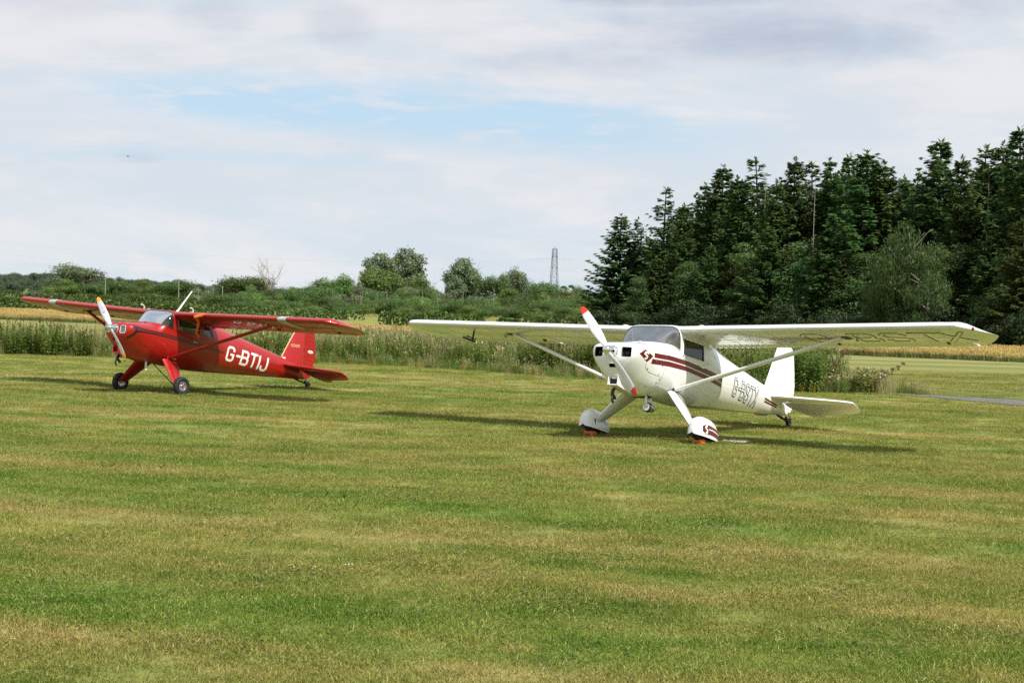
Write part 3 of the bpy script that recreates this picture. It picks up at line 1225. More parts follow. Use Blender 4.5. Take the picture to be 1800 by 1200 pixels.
    for s in (-1, 1):
        ys = [.40, .6, 1.0, 1.5, 2.0, 2.5, 3.0, 3.5, 4.0, 4.4, 4.70, 4.84]
        wing = P(MBof(wing_mesh(s, ts_main, ys)), 'wing', [pm])
        tip = P(MBof(wing_mesh(s, [0, .004, .012, .03, .06, .1, .16, .24, .34, .46, .58, .70, .80, .90, 1.0], [4.845, 4.93, 5.0, 5.07, 5.13, 5.19, 5.24, 5.275, 5.298, 5.31])), 'wing_tip', [pm], wing)
        yf = list(np.arange(.50, 2.55, .0245))
        P(MBof(wing_mesh(s, ts_tail, yf, (.016 if white else .007), .098)), 'flap', [pm], wing, 25)
        ya = list(np.arange(2.56, 4.83, .0245))
        P(MBof(wing_mesh(s, ts_tail, ya, (.016 if white else .007), .098)), 'aileron', [pm], wing, 25)
        # inspection plates, tie-down ring and hinge brackets on the under side
        mb = MB()
        for x, y in ((1.55, 1.0), (1.9, 1.05), (1.75, 1.75), (1.5, 3.35), (2.0, 2.75), (1.5, 4.3)):
            z = wing_pt(x, y, False)
            mb.lathe([(0, .055), (.006, .052), (.007, 0)], (x, s * y, z + .002), (0, 0, -1), 14)
        P(mb, 'inspection_plate', [pm], wing)['kind'] = 'stuff'
        mb = MB()
        for up_ in (True, False):
            for y in (.62, 1.05, 1.5, 1.95, 2.4, 2.85, 3.3, 3.75, 4.2, 4.6):
                mb.tube([(x, s * y, wing_pt(x, y, up_) + (.0003 if up_ else -.0003)) for x in (1.155, 1.20, 1.30, 1.45, 1.65, 1.85, 2.05)], .0022, 4, cap=False)
            for t in (.10, .42):
                x = W_LE + W_C * t
                mb.tube([(x, s * y, wing_pt(x, y, up_) + (.0003 if up_ else -.0003)) for y in (.5, 1.5, 2.5, 3.5, 4.7)], .0022, 4, cap=False)
        P(mb, 'rivet_seam', [plain('rivet_' + cfg['name'], (.42, .42, .40) if white else (.16, .006, .006), .6)], wing, 60)['kind'] = 'stuff'
        for x, y in ((2.08, 2.72), (2.10, 4.45)):
            mb = MB()
            z = wing_pt(x, y, False)
            mb.box((x, s * y, z - .008), (.10, .014, .026))
            P(mb, 'hinge_bracket', [M['steel']], wing)
        mb = MB()
        y = 3.22
        z = wing_pt(1.62, y, False)
        mb.tube([(1.62, s * y, z), (1.62, s * y, z - .03), (1.645, s * y, z - .045), (1.67, s * y, z - .03), (1.67, s * y, z)], .007, 6)
        P(mb, 'tie_down_ring', [M['steel']], wing)
        # strut
        mb = MB()
        foot, topp = Vector((1.275, s * .43, -.385)), Vector((1.60, s * 3.03, wing_pt(1.6, 3.03, False) + .005))
        mb.tube([foot, foot.lerp(topp, .03), foot.lerp(topp, .5), foot.lerp(topp, .97), topp], [.026, .030, .030, .030, .022], 14, flat=((1, 0, 0), 2.0))
        stt = P(mb, 'wing_strut', [pm])
        mb = MB()
        mb.box(topp + Vector((0, s * .03, -.005)), (.15, .10, .03))
        P(mb, 'strut_fitting', [M['steel'] if white else pm], stt)
        mb = MB()
        mb.box(foot + Vector((0, -s * .02, 0)), (.16, .05, .05))
        P(mb, 'strut_fitting', [M['steel'] if white else pm], stt)
        # lamp at the wing tip
        mb = MB()
        x = W_LE + .33
        mb.lathe([(-.02, .024), (.008, .024), (.02, .016), (.025, 0)], (plan(5.10)[0] + .012, s * 5.10, (wing_pt(plan(5.10)[0] + .03, 5.10, True) + wing_pt(plan(5.10)[0] + .03, 5.10, False)) / 2), (-.75, s * .65, 0), 12)
        P(mb, 'tip_lamp', [M['nav_red']], wing)
        # fuel vent and filler cap on top
        mb = MB()
        y = .70
        z = wing_pt(1.42, y, True)
        mb.lathe([(0, .05), (.018, .048), (.024, .03), (.026, 0)], (1.42, s * y, z - .004), (0, 0, 1), 14)
        P(mb, 'fuel_cap', [pm if white else M['metal']], wing)
        if not white:
            mb = MB()
            z = wing_pt(1.36, .80, True)
            mb.tube([(1.36, s * .80, z), (1.36, s * .80, z + .045), (1.33, s * .80, z + .075), (1.29, s * .80, z + .082), (1.26, s * .80, z + .07)], .011, 8)
            P(mb, 'fuel_vent', [M['letter_white']], wing)
            # silver tape band round the outer wing
            mb = MB()
            tt = [.5, .3, .16, .08, .03, .006, 0]
            for (ya_, yb_) in ((3.62, 3.86),):
                vv, ff = [], []
                for up_, seq in ((False, tt[:-1]), (True, tt[::-1][:-2])):
                    for t in seq:
                        for y in (ya_, yb_):
                            x = W_LE + W_C * t
                            z = wing_pt(x, y, up_)
                            zz = z + (.004 if up_ else -.004)
                            vv.append((x - (.004 if t < .05 else 0), s * y, zz))
                for i in range(len(vv) // 2 - 1):
                    ff.append((2 * i, 2 * i + 1, 2 * i + 3, 2 * i + 2))
                mb.add(vv, ff)
            P(mb, 'tape_band', [M['tape']], wing)
    if white:
        # outlined registration under the port wing
        y0, y1 = 2.42, 4.92

        def umap(u, w, lift):
            y = y0 + (y1 - y0) * u / width
            x = 1.92 - .56 * w
            return (x, -y, wing_pt(x, y, False) - .003 - lift)
        port = [o for o in root.children if o.name.split('.')[0] == 'wing'][0]
        for gl in by_letter(st, cfg['reg']):
            fix(decal('letter', [([stroke(p_, .155, .0775) for p_ in gl], 0, 0), ([stroke(p_, .093, .0465) for p_ in gl], 1, .0024)], umap, port, [M['letter_grey'], M['white']]))
        # pitot mast under the starboard wing, small tie-down ring
        stb = [o for o in root.children if o.name.split('.')[0] == 'wing'][1]
        mb = MB()
        z = wing_pt(1.45, 3.75, False)
        mb.tube([(1.45, 3.75, z + .01), (1.43, 3.75, z - .16)], .016, 8)
        mb.tube([(1.20, 3.75, z - .15), (1.50, 3.75, z - .165)], .017, 8)
        mb.tube([(1.20, 3.70, z - .12), (1.46, 3.70, z - .135)], .010, 8)
        P(mb, 'pitot_tube', [M['steel']], stb)
    else:
        port = [o for o in root.children if o.name.split('.')[0] == 'wing'][0]

    # ---- tail
    fin = [(4.80, .14), (4.84, .215), (5.00, .57), (5.17, .935), (5.21, .99), (5.27, 1.03), (5.36, 1.045), (5.465, 1.045), (5.57, .05)]
    to_fin = lambda u, w, h: (u, h, w)
    P(MBof(plate(fin, .055, to_fin, .035)), 'tail_fin', [pm])
    rud = [(5.475, 1.045), (5.60, 1.045), (5.69, 1.03), (5.75, .985), (5.79, .90), (5.87, .60), (5.905, .40), (5.905, .16), (5.89, -.03), (5.84, -.10), (5.70, -.155), (5.605, -.16), (5.582, .05)]
    mb = MB()
    ribbed_plate(mb, rud, .04, to_fin, poly_u_range(rud), .006, 13, (-.08, 1.06))
    rudder = P(mb, 'rudder', [pm], smooth=30)
    tabs = MB()
    tabs.add(*plate([(5.885, .44), (5.925, .44), (5.925, .25), (5.905, .25)], .012, to_fin, .004))
    P(tabs, 'trim_tab', [pm], rudder)
    stabp = [(4.79, .055), (4.80, .10), (5.14, 1.00), (5.24, 1.28), (5.30, 1.37), (5.38, 1.42), (5.42, 1.43), (5.42, .055)]
    elev = [(5.435, .075), (5.435, 1.435), (5.55, 1.455), (5.68, 1.44), (5.75, 1.38), (5.79, 1.24), (5.86, .80), (5.875, .73), (5.95, .70), (5.965, .56), (5.94, .44), (5.83, .28), (5.66, .13), (5.56, .075)]
    for s in (-1, 1):
        to_st = lambda u, w, h, s=s: (u, s * w, .062 + h - .02 * (u - 4.8))
        sb = P(MBof(plate(stabp, .055, to_st, .04)), 'tailplane', [pm])
        def to_el(u, w, h, s=s):
            du, a = u - 5.43, R(21)
            return (5.43 + du * math.cos(a) + h * math.sin(a) * 1, s * w, .062 - .02 * .63 - du * math.sin(a) + h * math.cos(a))
        mb = MB()
        ribbed_plate(mb, elev, .036, to_el, poly_u_range(elev), .005, 13, (.12, 1.42))
        P(mb, 'elevator', [pm], sb, smooth=30)
    # bracket fairing under the tailplane
    if not white:
        # cream edge of the fin, fin markings
        mb = MB()
        mb.tube([(4.855, 0, .245), (5.00, 0, .575), (5.165, 0, .925)], .009, 6)
        P(mb, 'fin_edge_trim', [M['cream']])
        s3, w3 = text_strokes('NC2467K', .24)
        for s in (-1, 1):
            def fmap(u, w, lift, s=s):
                q = u / w3
                q = q if s < 0 else 1 - q
                return (5.075 + .275 * q, s * (.030 + lift), .520 + .012 * q + .055 * w)
            fl = decal('fin_lettering', [([stroke(p_, .15, .05) for p_ in s3], 0, 0)], fmap, root, [M['cream']])
            fl['kind'] = 'stuff'
            fix(fl)
            mb = MB()
            ov = [(5.71 + .085 * math.cos(a), s * .034, .49 + .036 * math.sin(a)) for a in np.linspace(0, 2 * math.pi, 24, endpoint=False)]
            mb.add(ov, [tuple(range(24)) if s < 0 else tuple(range(24))[::-1]])
            ov = [(5.71 + .060 * math.cos(a), s * .0352, .49 + .020 * math.sin(a)) for a in np.linspace(0, 2 * math.pi, 24, endpoint=False)]
            mb.add(ov, [tuple(range(24)) if s < 0 else tuple(range(24))[::-1]], 1)
            P(mb, 'oval_badge', [M['letter_white'], plain('badge_grey' + str(s), (.42, .40, .40), .5)], rudder)
            mb = MB()
            mb.box((4.915, s * .031, .222), (.095, .004, .034))
            P(mb, 'small_placard', [M['letter_white']])
    else:
        pass

    # ---- tail wheel
    mb = MB()
    mb.tube([(5.36, 0, -.185), (5.55, 0, -.215), (5.72, 0, -.235)], .018, 6, flat=((0, 1, 0), 1.7))
    mb.tube([(5.72, 0, -.17), (5.74, 0, -.25)], .022, 8)
    for s in (-1, 1):
        mb.tube([(5.73, s * .02, -.235), (5.80, s * .042, -.25), (TX - .012, s * .042, TZ + .082)], .009, 6)
        mb.tube([(5.66, s * .06, -.09), (5.70, s * .07, -.16), (5.73, s * .09, -.215)], .006, 5)
    mb.tube([(5.73, -.11, -.215), (5.73, .11, -.215)], .008, 6)
    tw = P(mb, 'tail_spring', [M['steel']])
    wheel(P, tw, (TX - .012, 0, TZ + .080), .080, .045, 'tail_wheel', M['steel'], .5)

    # ---- main gear
    for s in (-1, 1):
        dz = lift_of(s)
        r = .198
        wc = Vector((GX, s * GY, GZ + r + dz - .006))
        top0, top1 = Vector((1.10, s * .40, -.44)), Vector((1.56, s * .40, -.47))
        b0, b1 = Vector((1.10, s * (GY - .115), wc.z + .03)), Vector((1.32, s * (GY - .115), wc.z + .02))
        mb = MB()
        vv, ff = [], []
        for t in np.linspace(0, 1, 7):
            a, b = top0.lerp(b0, t), top1.lerp(b1, t)
            th = .050 * (1 - t) + .034 * t
            nrm = Vector((0, s * .75, .66)).normalized()
            for (q, w) in ((0, 0), (.08, .7), (.25, 1), (.55, .8), (.82, .4), (1, 0), (.82, -.4), (.55, -.8), (.25, -1), (.08, -.7)):
                vv.append(a.lerp(b, q) + nrm * (w * th))
        k2 = 10
        for i in range(6):
            for j in range(k2):
                q = (i * k2 + j, i * k2 + (j + 1) % k2, (i + 1) * k2 + (j + 1) % k2, (i + 1) * k2 + j)
                ff.append(q if s < 0 else q[::-1])
        ff += [tuple(range(k2)), tuple(6 * k2 + j for j in range(k2))[::-1]]
        mb.add(vv, ff)
        mb.tube([b0.lerp(b1, .4), (GX, s * (GY + .07), wc.z)], .022, 8)
        leg = P(mb, 'landing_gear_leg', [pm])
        if not white:
            mb = MB()
            mb.tube([(1.18, s * .06, -.56), (1.20, s * (GY - .16), wc.z - .02)], .011, 6)
            P(mb, 'brace_wire', [M['steel']], leg)
            wheel(P, leg, wc, r, .13, 'main_wheel', M['metal'], .46, M['red'] if False else None)
        else:
            wheel(P, leg, wc, r, .12, 'main_wheel', M['metal'], .46)
            fairing(P, leg, wc, s)
            mb = MB()
            mb.tube([(1.30, s * (GY - .25), wc.z + .22), (1.52, s * (GY - .22), wc.z + .245)], .012, 6)
            mb.box((1.53, s * (GY - .22), wc.z + .245), (.06, .05, .012))
            P(mb, 'step', [M['steel']], leg)
            mb = MB()
            mb.tube([(1.06, s * (GY - .14), wc.z + .05), (1.10, s * (GY - .13), wc.z - .06), (1.02, s * (GY - .12), wc.z - .13)], .010, 6)
            P(mb, 'brake_line', [M['steel']], leg)

    # ---- engine bay details
    mb = MB()
    for s in (-1, 1):
        # baffle and cylinder seen through the intake
        mb.box((.26, s * .25, .0), (.03, .19, .16))
        mb.lathe([(0, .075), (.02, .075), (.02, .062), (.04, .062), (.04, .075), (.06, .075), (.06, .062), (.08, .062), (.08, .075), (.10, .075)], (.18, s * .17, -.01), (0, s, 0), 14)
    mb.lathe([(0, .09), (.1, .12), (.2, .12)], (.07, 0, 0), (1, 0, 0), 16)
    P(mb, 'engine', [plain('engine_' + cfg['name'], (.035, .032, .030), .5, .5, var=.4, scale=40)])
    mb = MB()
    if white:
        pass
    else:
        for s in (-1, 1):
            mb = MB()
            q = round_rect(s * .248, .0, .153, .143, .022)
            mb.add([(hull_front(s * .248, 0) + .006, y, z) for y, z in q], [tuple(range(len(q)))])
            fr = [(hull_front(s * .248, 0) + .002, y, z) for y, z in round_rect(s * .248, .0, .165, .155, .025)]
            fr.append(fr[0])
            mb.tube(fr, .006, 5, mi=1, cap=False)
            o = P(mb, 'intake_screen', [M['mesh_grey'], M['letter_white']], fus)
    # slot rim, air scoop and exhaust stubs
    mb = MB()
    rim = [(hull_front(y, z) - .002, y, z) for y, z in round_rect(-.035, -.205, .18, .065, .014)]
    rim.append(rim[0])
    mb.tube(rim, .006, 5, cap=False)
    mb2 = MB()
    sc = [(0, -.075), (0, .075)]
    v_, f_ = [], []
    sq = lambda x, w, z0, z1: [(x, -w, z0), (x, w, z0), (x, w, z1), (x, -w, z1)]
    v_ = sq(.150, .085, -.490, -.345) + sq(.52, .085, -.555, -.40) + sq(.158, .073, -.478, -.357) + sq(.34, .073, -.50, -.39)
    f_ = [(0, 1, 5, 4), (1, 2, 6, 5), (2, 3, 7, 6), (3, 0, 4, 7), (4, 5, 6, 7)]
    for i in range(4):
        j = (i + 1) % 4
        f_ += [(i, 8 + i, 8 + j, j), (8 + i, 12 + i, 12 + j, 8 + j)]
    f_ += [(15, 14, 13, 12)]
    mb2.add(v_, f_)
    P(mb2, 'air_scoop', [pm], fus, 30)
    mbi = MB()
    mbi.add(sq(.20, .0725, -.480, -.362), [(0, 1, 2, 3)])
    P(mbi, 'air_filter', [M['black']], fus)
    P(mb, 'oil_cooler_slot', [pm], fus)
    mb = MB()
    mb.tube([(.42, .10, -.46), (.36, .12, -.56), (.36, .12, -.60), (.44, .12, -.66)], .028, 10)
    P(mb, 'exhaust_pipe', [M['steel']])
    mb = MB()
    mb.tube([(.33, .06, -.50), (.28, .05, -.56), (.26, .05, -.70), (.30, .05, -.74)], .020, 10)
    P(mb, 'exhaust_pipe', [M['steel']])
    mb = MB()
    mb.tube([(.90, -.14, -.50), (.915, -.14, -.62), (.935, -.14, -.72)], .024, 10)
    P(mb, 'breather_pipe', [M['metal'] if white else M['letter_white']])
    mb = MB()
    if white:
        mb.tube([(1.12, -.10, -.55), (1.12, -.10, -.64)], .018, 8)
        mb.lathe([(-.075, .060), (-.07, .072), (-.03, .078), (.02, .072), (.08, .062), (.13, .04), (.14, 0)], (1.08, -.10, -.70), (1, 0, -.06), 18)
        mb.box((1.14, -.10, -.66), (.14, .05, .10))
        lamp = P(mb, 'landing_lamp', [M['metal']])
        mb = MB()
        mb.lathe([(-.078, .0), (-.078, .062)], (1.08, -.10, -.70), (1, 0, -.06), 18)
        mb.lathe([(-.080, .062), (-.066, .076), (-.05, .079)], (1.08, -.10, -.70), (1, 0, -.06), 18, 1)
        P(mb, 'lamp_glass', [M['lens'], M['steel']], lamp)

    # ---- propeller
    hub = MB()
    hub.lathe([(-.155, 0), (-.152, .022), (-.135, .050), (-.10, .066), (-.06, .070), (-.03, .082), (.05, .086), (.06, .10), (.075, .10)], (0, 0, 0), (1, 0, 0), 28)
    for i in range(6):
        a = 2 * math.pi * i / 6 + .3
        hub.lathe([(-.062, .012), (-.075, .012), (-.078, 0)], (0, .058 * math.cos(a), .058 * math.sin(a)), (1, 0, 0), 8)
    prop = P(hub, 'propeller', [M['chrome']])
    th = cfg['prop_angle']
    for bl in (0, 1):
        a = th + math.pi * bl
        rad = Vector((0, math.sin(a), math.cos(a)))            # towards starboard and up for the first blade
        tan = Vector((0, math.cos(a), -math.sin(a)))
        v_, f_, mi_ = [], [], []
        st_r = [.03, .08, .13, .20, .30, .42, .54, .66, .74, .755, .80, .84, .865, .88]
        ch_ = [.085, .085, .095, .112, .132, .142, .140, .128, .117, .114, .102, .080, .052, .012]
        tk = [.060, .058, .048, .036, .026, .020, .016, .012, .010, .010, .009, .007, .005, .003]
        tw_ = [55, 54, 50, 42, 33, 27, 22, 18.5, 16.5, 16.2, 15, 14, 13.5, 13]
        k2 = 12
        for r_, c_, t_, w_ in zip(st_r, ch_, tk, tw_):
            an = R(w_)
            cd = tan * math.cos(an) - Vector((1, 0, 0)) * math.sin(an)
            nd = Vector((-1, 0, 0)) * math.cos(an) - tan * math.sin(an)
            for j in range(k2):
                q = 2 * math.pi * j / k2
                v_.append(Vector((-.045, 0, 0)) + rad * r_ + cd * (c_ / 2 * math.cos(q)) + nd * (t_ / 2 * math.sin(q) * (1.4 if math.sin(q) > 0 else .5)))
        for i in range(len(st_r) - 1):
            for j in range(k2):
                f_.append((i * k2 + j, i * k2 + (j + 1) % k2, (i + 1) * k2 + (j + 1) % k2, (i + 1) * k2 + j))
                mi_.append(1 if st_r[i] >= .755 else 0)
        f_.append(tuple(range(k2)))
        f_.append(tuple((len(st_r) - 1) * k2 + j for j in range(k2)))
        mi_ += [0, 1]
        mb = MB()
        mb.v, mb.f, mb.mi = [tuple(q) for q in v_], [list(q) for q in f_], mi_
        bm = bmesh.new()
        o = P(mb, 'blade', [M['prop_grey'] if white else M['prop_metal'], M['tip_red'] if white else M['tip_yellow']], prop, 50)
        bm.from_mesh(o.data)
        bmesh.ops.recalc_face_normals(bm, faces=bm.faces)
        bm.to_mesh(o.data)
        bm.free()
        if not white:
            # small red maker's roundel on the blade face
            mb = MB()
            an = R(27)
            cd = tan * math.cos(an) - Vector((1, 0, 0)) * math.sin(an)
            nd = Vector((-1, 0, 0)) * math.cos(an) - tan * math.sin(an)
            c0 = Vector((-.045, 0, 0)) + rad * .44 + nd * .0165
            for a0, a1 in ((20, 150), (200, 330)):
                vv = []
                for q in np.linspace(R(a0), R(a1), 9):
                    for rr in (.030, .018):
                        vv.append(c0 + rad * (rr * 1.2 * math.cos(q)) + cd * (rr * .8 * math.sin(q)))
                mb.add(vv, [(2 * i, 2 * i + 1, 2 * i + 3, 2 * i + 2) for i in range(8)])
            P(mb, 'blade_badge', [M['tip_red']], prop)

    # ---- cabin
    mb = MB()
    mb.add(*prism_y([(.95, -.05), (.99, -.05), (1.03, .20), (.99, .225), (.93, .22)], -.44, .44))
    P(mb, 'instrument_panel', [M['dark']])
    for s in (-1, 1):
        mb = MB()
        mb.box((1.62, s * .22, -.30), (.46, .40, .14), Matrix.Rotation(R(-6), 3, 'Y'))
        mb.box((1.90, s * .22, -.02), (.10, .40, .54), Matrix.Rotation(R(14), 3, 'Y'), taper=.9)
        o = P(mb, 'seat', [M['seat'] if white else M['cream_seat']], smooth=30)
    mb = MB()
    mb.tube([(1.12, -.2, -.5), (1.22, -.2, -.2), (1.24, -.2, -.02)], .013, 8)
    P(mb, 'control_stick', [M['steel']])
    mb = MB()
    mb.tube([(1.12, .2, -.5), (1.22, .2, -.2), (1.24, .2, -.02)], .013, 8)
    P(mb, 'control_stick', [M['steel']])
    if not white:
        # whip aerial on the cabin roof
        mb = MB()
        z = .665
        mb.tube([(1.60, 0, z - .02), (1.64, 0, z + .03), (1.92, 0, z + .50)], [.030, .020, .011], 8)
        P(mb, 'aerial', [M['letter_white']])
    # cabin roof between the wing roots
    mb = MB()
    rows = []
    for y in np.linspace(-.46, .46, 9):
        for t in (0, .006, .02, .05, .1, .2, .35, .5, .7, .85, 1.0):
            x = W_LE - .008 + (W_C + .02) * t
            rows.append((x, y, wing_pt(x, .46, True) + .002))
    mb.add(rows, [(i * 11 + j, i * 11 + j + 1, (i + 1) * 11 + j + 1, (i + 1) * 11 + j) for i in range(8) for j in range(10)])
    P(mb, 'cabin_roof', [pm])
    for o in root.children:
        if '_f' in o:
            del o['_f']
    return root, base @ off


def MBof(vf):
    mb = MB()
    mb.add(*vf)
    return mb


def hull_front(y, z):
    """x of the nose skin at (y, z)"""
    lo, hi = .06, .6
    for _ in range(30):
        m_ = (lo + hi) / 2
        zt, zb, hw, zc, nt, nb = sec(m_)
        inside = zb < z < zt and abs(y) < hull_y(m_, z)
        if inside:
            hi = m_
        else:
            lo = m_
    return hi


def wheel(P, parent, c, r, w, name, hubmat, hubr, cap=None):
    c = Vector(c)
    mb = MB()
    prof = [(-.32, .52), (-.42, .60), (-.5, .74), (-.47, .88), (-.34, .97), (-.15, 1.0), (0, 1.004), (.15, 1.0), (.34, .97), (.47, .88), (.5, .74), (.42, .60), (.32, .52)]
    mb.lathe([(a * w, b * r) for a, b in prof], c, (0, 1, 0), 36)
    o = P(mb, name, [M['black']], parent)
    mb = MB()
    hr = r * hubr
    for s in (-1, 1):
        mb.lathe([(s * .30 * w, hr * 1.15), (s * .40 * w, hr * 1.12), (s * .40 * w, hr * .98), (s * .26 * w, hr * .86), (s * .24 * w, hr * .45), (s * .44 * w, hr * .36), (s * .46 * w, 0)], c, (0, 1, 0), 24)
        for i in range(6):
            a = 2 * math.pi * i / 6
            mb.lathe([(s * .2 * w, hr * .13), (s * .30 * w, hr * .13), (s * .31 * w, 0)], c + Vector((math.cos(a) * hr * .66, 0, math.sin(a) * hr * .66)), (0, 1, 0), 6)
    P(mb, 'hub_cap', [hubmat], parent)
    return o


def fairing(P, leg, wc, side):
    """helmet-shaped wheel spat"""
    mb = MB()
    nx, nt = 22, 20
    x0, x1 = -.30, .42
    v, f = [], []
    for i in range(nx + 1):
        q = i / nx
        qq = (1 - math.cos(math.pi * q)) / 2
        x = x0 + (x1 - x0) * qq
        u = (x - x0) / (x1 - x0)
        env = max(0.0, 1 - abs((u - .42) / (.42 if u < .42 else .58)) ** (3.0 if u < .42 else 2.4)) ** (.5 if u < .42 else .62)
        zt = -.02 + .245 * env - .05 * u
        zb = -.055 - .035 * env ** .3 - .045 * u
        hw = .145 * env ** .8 + .004
        for j in range(nt + 1):
            a = math.pi * j / nt                       # from +y rim over the crown to -y rim
            cy, cz = math.cos(a), math.sin(a)
            n = 2.5
            k2 = (abs(cy)**n + abs(cz)**n) ** (-1 / n)
            v.append((wc.x + x, wc.y + hw * k2 * cy, wc.z + zb + (zt - zb) * k2 * cz))
    for i in range(nx):
        for j in range(nt):
            a = i * (nt + 1) + j
            f.append((a, a + nt + 1, a + nt + 2, a + 1))
    mb.add(v, f)
    # inner lip so the rim has thickness
    o = len(v)
    lip = []
    for i in range(nx + 1):
        for j in (0, nt):
            p = v[i * (nt + 1) + j]
            lip.append((wc.x + (p[0] - wc.x) * .95, wc.y + (p[1] - wc.y) * .90, p[2] + .05))
    lf = []
    for i in range(nx):
        lf.append((i * (nt + 1), o + 2 * i, o + 2 * i + 2, (i + 1) * (nt + 1)))
        lf.append((i * (nt + 1) + nt, (i + 1) * (nt + 1) + nt, o + 2 * i + 3, o + 2 * i + 1))
    mb.v += lip
    mb.f += [list(q) for q in lf]
    mb.mi += [0] * len(lf)
    sp = P(mb, 'wheel_fairing', [M['white']], leg, 60)

    def skin_y(x, z):
        """half width of the spat at local x, height z above the wheel centre"""
        u = (x - x0) / (x1 - x0)
        env = max(0.0, 1 - abs((u - .42) / (.42 if u < .42 else .58)) ** (3.0 if u < .42 else 2.4)) ** (.5 if u < .42 else .62)
        zt = -.02 + .245 * env - .05 * u
        zb = -.055 - .035 * env ** .3 - .045 * u
        hw = .145 * env ** .8 + .004
        q = min(max((z - zb) / (zt - zb), 0), 1)
        return hw * max(0.0, 1 - q ** 2.5) ** (1 / 2.5)
    fm = lambda u, w, lift: (wc.x + u, wc.y + side * (skin_y(u, w) + .004 + lift), wc.z + w)
    band = lofted_strip([(-.20, .055), (-.14, .085), (.0, .085), (.2, .055), (.37, .000)], [(-.20, -.02), (-.14, -.048), (.0, -.055), (.2, -.075), (.37, -.105)], -.20, .365, 26)
    v2, f2 = [], []
    (bv, bf) = band
    mb = MB()
    mb.add([fm(a, b, 0) for a, b in bv], bf, 0)
    ln = stroke([(-.06, .020), (.05, .018), (.2, -.006), (.36, -.045)], .014, 0, .03)
    mb.add([fm(a, b, .002) for a, b in ln[0]], ln[1], 1)
    sw = stroke([(-.09, .066), (-.125, .062), (-.135, .035), (-.105, .012), (-.09, -.012), (-.10, -.036), (-.135, -.034)], .026, 0, .02)
    mb.add([fm(a, b, .002) for a, b in sw[0]], sw[1], 1)
    P(mb, 'fairing_stripe', [M['maroon'], M['letter_white']], leg)
    mb = MB()
    mb.tube([(wc.x + x, wc.y + side * (skin_y(x, -.062) + .001), wc.z - .062) for x in np.linspace(-.22, -.02, 8)], .0025, 4)
    P(mb, 'fairing_seam', [M['letter_grey']], leg)


white_plane, WM = aeroplane(dict(
    name='white_aeroplane', white=True, pose=(2.07983, 28.1139, .93111874, R(1.40)), reg='G-BSTX', reg_a=(3.17, -.165), reg_b=(4.24, -.215), reg_h=.27,
    prop_angle=R(41), label='white high-wing light aeroplane with maroon stripes and wheel fairings parked on the right'))
red_plane, RM = aeroplane(dict(
    name='red_aeroplane', white=False, pose=(-7.40, 37.30, .89, R(-1.456)), size=.966, reg='G-BTIJ', reg_a=(2.86, -.145), reg_b=(4.24, -.185), reg_h=.285,
    prop_angle=R(46), label='red high-wing light aeroplane with white registration letters parked on the left'))

# ---- loose things round the aeroplanes
for s, lab in ((-1, 'orange wheel chock in front of the white aeroplane wheel with the striped fairing'), (1, 'orange wheel chock in front of the white aeroplane wheel under its far wing')):
    p = WM @ Vector((GX - .275, s * GY - .03, 0))
    o = empty('wheel_chock', (p.x, p.y, .0), .93)
    tag(o, lab, 'wheel chock', 'orange chocks under the white aeroplane')
    mb = MB()
    mb.add(*prism_y([(-.06, 0), (.075, 0), (.055, .055), (-.02, .075), (-.05, .07)], -.085, .085))
    b_ = mb.obj('chock_block', [M['orange']], o, 30)
    mb = MB()
    mb.tube([(-.052, -.05, .03), (-.075, -.035, .032), (-.075, .035, .032), (-.052, .05, .03)], .010, 6)
    mb.obj('chock_handle', [M['orange']], o)

mb = MB()
q = WM @ Vector((1.62, -1.30, 0))
pts = []
for i in range(110):
    a = i * .30
    rr = .04 + .10 * abs(math.sin(i * .071 + .4))
    pts.append((q.x + .10 * math.sin(i * .045) + rr * math.cos(a), q.y + .9 * rr * math.sin(a), +.032 + .010 * math.sin(i * 1.1)))
mb.tube(pts, .007, 5)
tag(mb.obj('tie_down_rope', [M['rope']]), 'loose white tie-down rope lying on grass behind the striped wheel fairing', 'rope')

mb = MB()
a = RM @ Vector((1.15, -1.22, .50))
b = RM @ Vector((1.86, -.53, .10))
pts = [a + Vector((0, 0, .03)), a + Vector((-.02, -.02, -.01))] + [a.lerp(b, t) + Vector((.02 * math.sin(t * 9), 0, -.05 * math.sin(t * math.pi))) for t in np.linspace(.1, .93, 12)]
mb.tube(pts, [.022, .026] + [.026] * 5 + [.030] * 4 + [.020] * 3, 8, flat=((0, 0, 1), 1.3))
a2 = RM @ Vector((1.12, -1.30, .545))
mb.tube([a2 + Vector((.14, -.02, .02)), a2 + Vector((.02, -.01, .0)), a2 + Vector((-.10, .0, -.035))], [.03, .034, .03], 8)
tag(mb.obj('orange_strap', [M['orange']]), 'orange control strap tied from the red wing edge down to the red cabin door', 'strap')
# ------------------------------------------------------------------ plants
def hy(px):
    return 531.5 + .0273 * (px - 902)


def at(px, d):
    return (px - 900) / 3200.1 * d


def top_z(px, y, d):
    return CAM_H + (hy(px) - y) / 3200.1 * d


def rot_about(v, axis, ang):
    return Matrix.Rotation(ang, 3, axis) @ v


class Leaves:
    """many small faces gathered in arrays"""
    def __init__(s):
        s.v, s.f, s.mi, s.n = [], [], [], 0

    def quad(s, a, b, c, d, mi=0):
        s.v += [tuple(a), tuple(b), tuple(c), tuple(d)]
        s.f.append((s.n, s.n + 1, s.n + 2, s.n + 3))
        s.mi.append(mi)
        s.n += 4

    def tri(s, a, b, c, mi=0):
        s.v += [tuple(a), tuple(b), tuple(c)]
        s.f.append((s.n, s.n + 1, s.n + 2))
        s.mi.append(mi)
        s.n += 3

    def mesh(s, name, mats):
        return mesh(name, s.v, s.f, mats, None, s.mi)


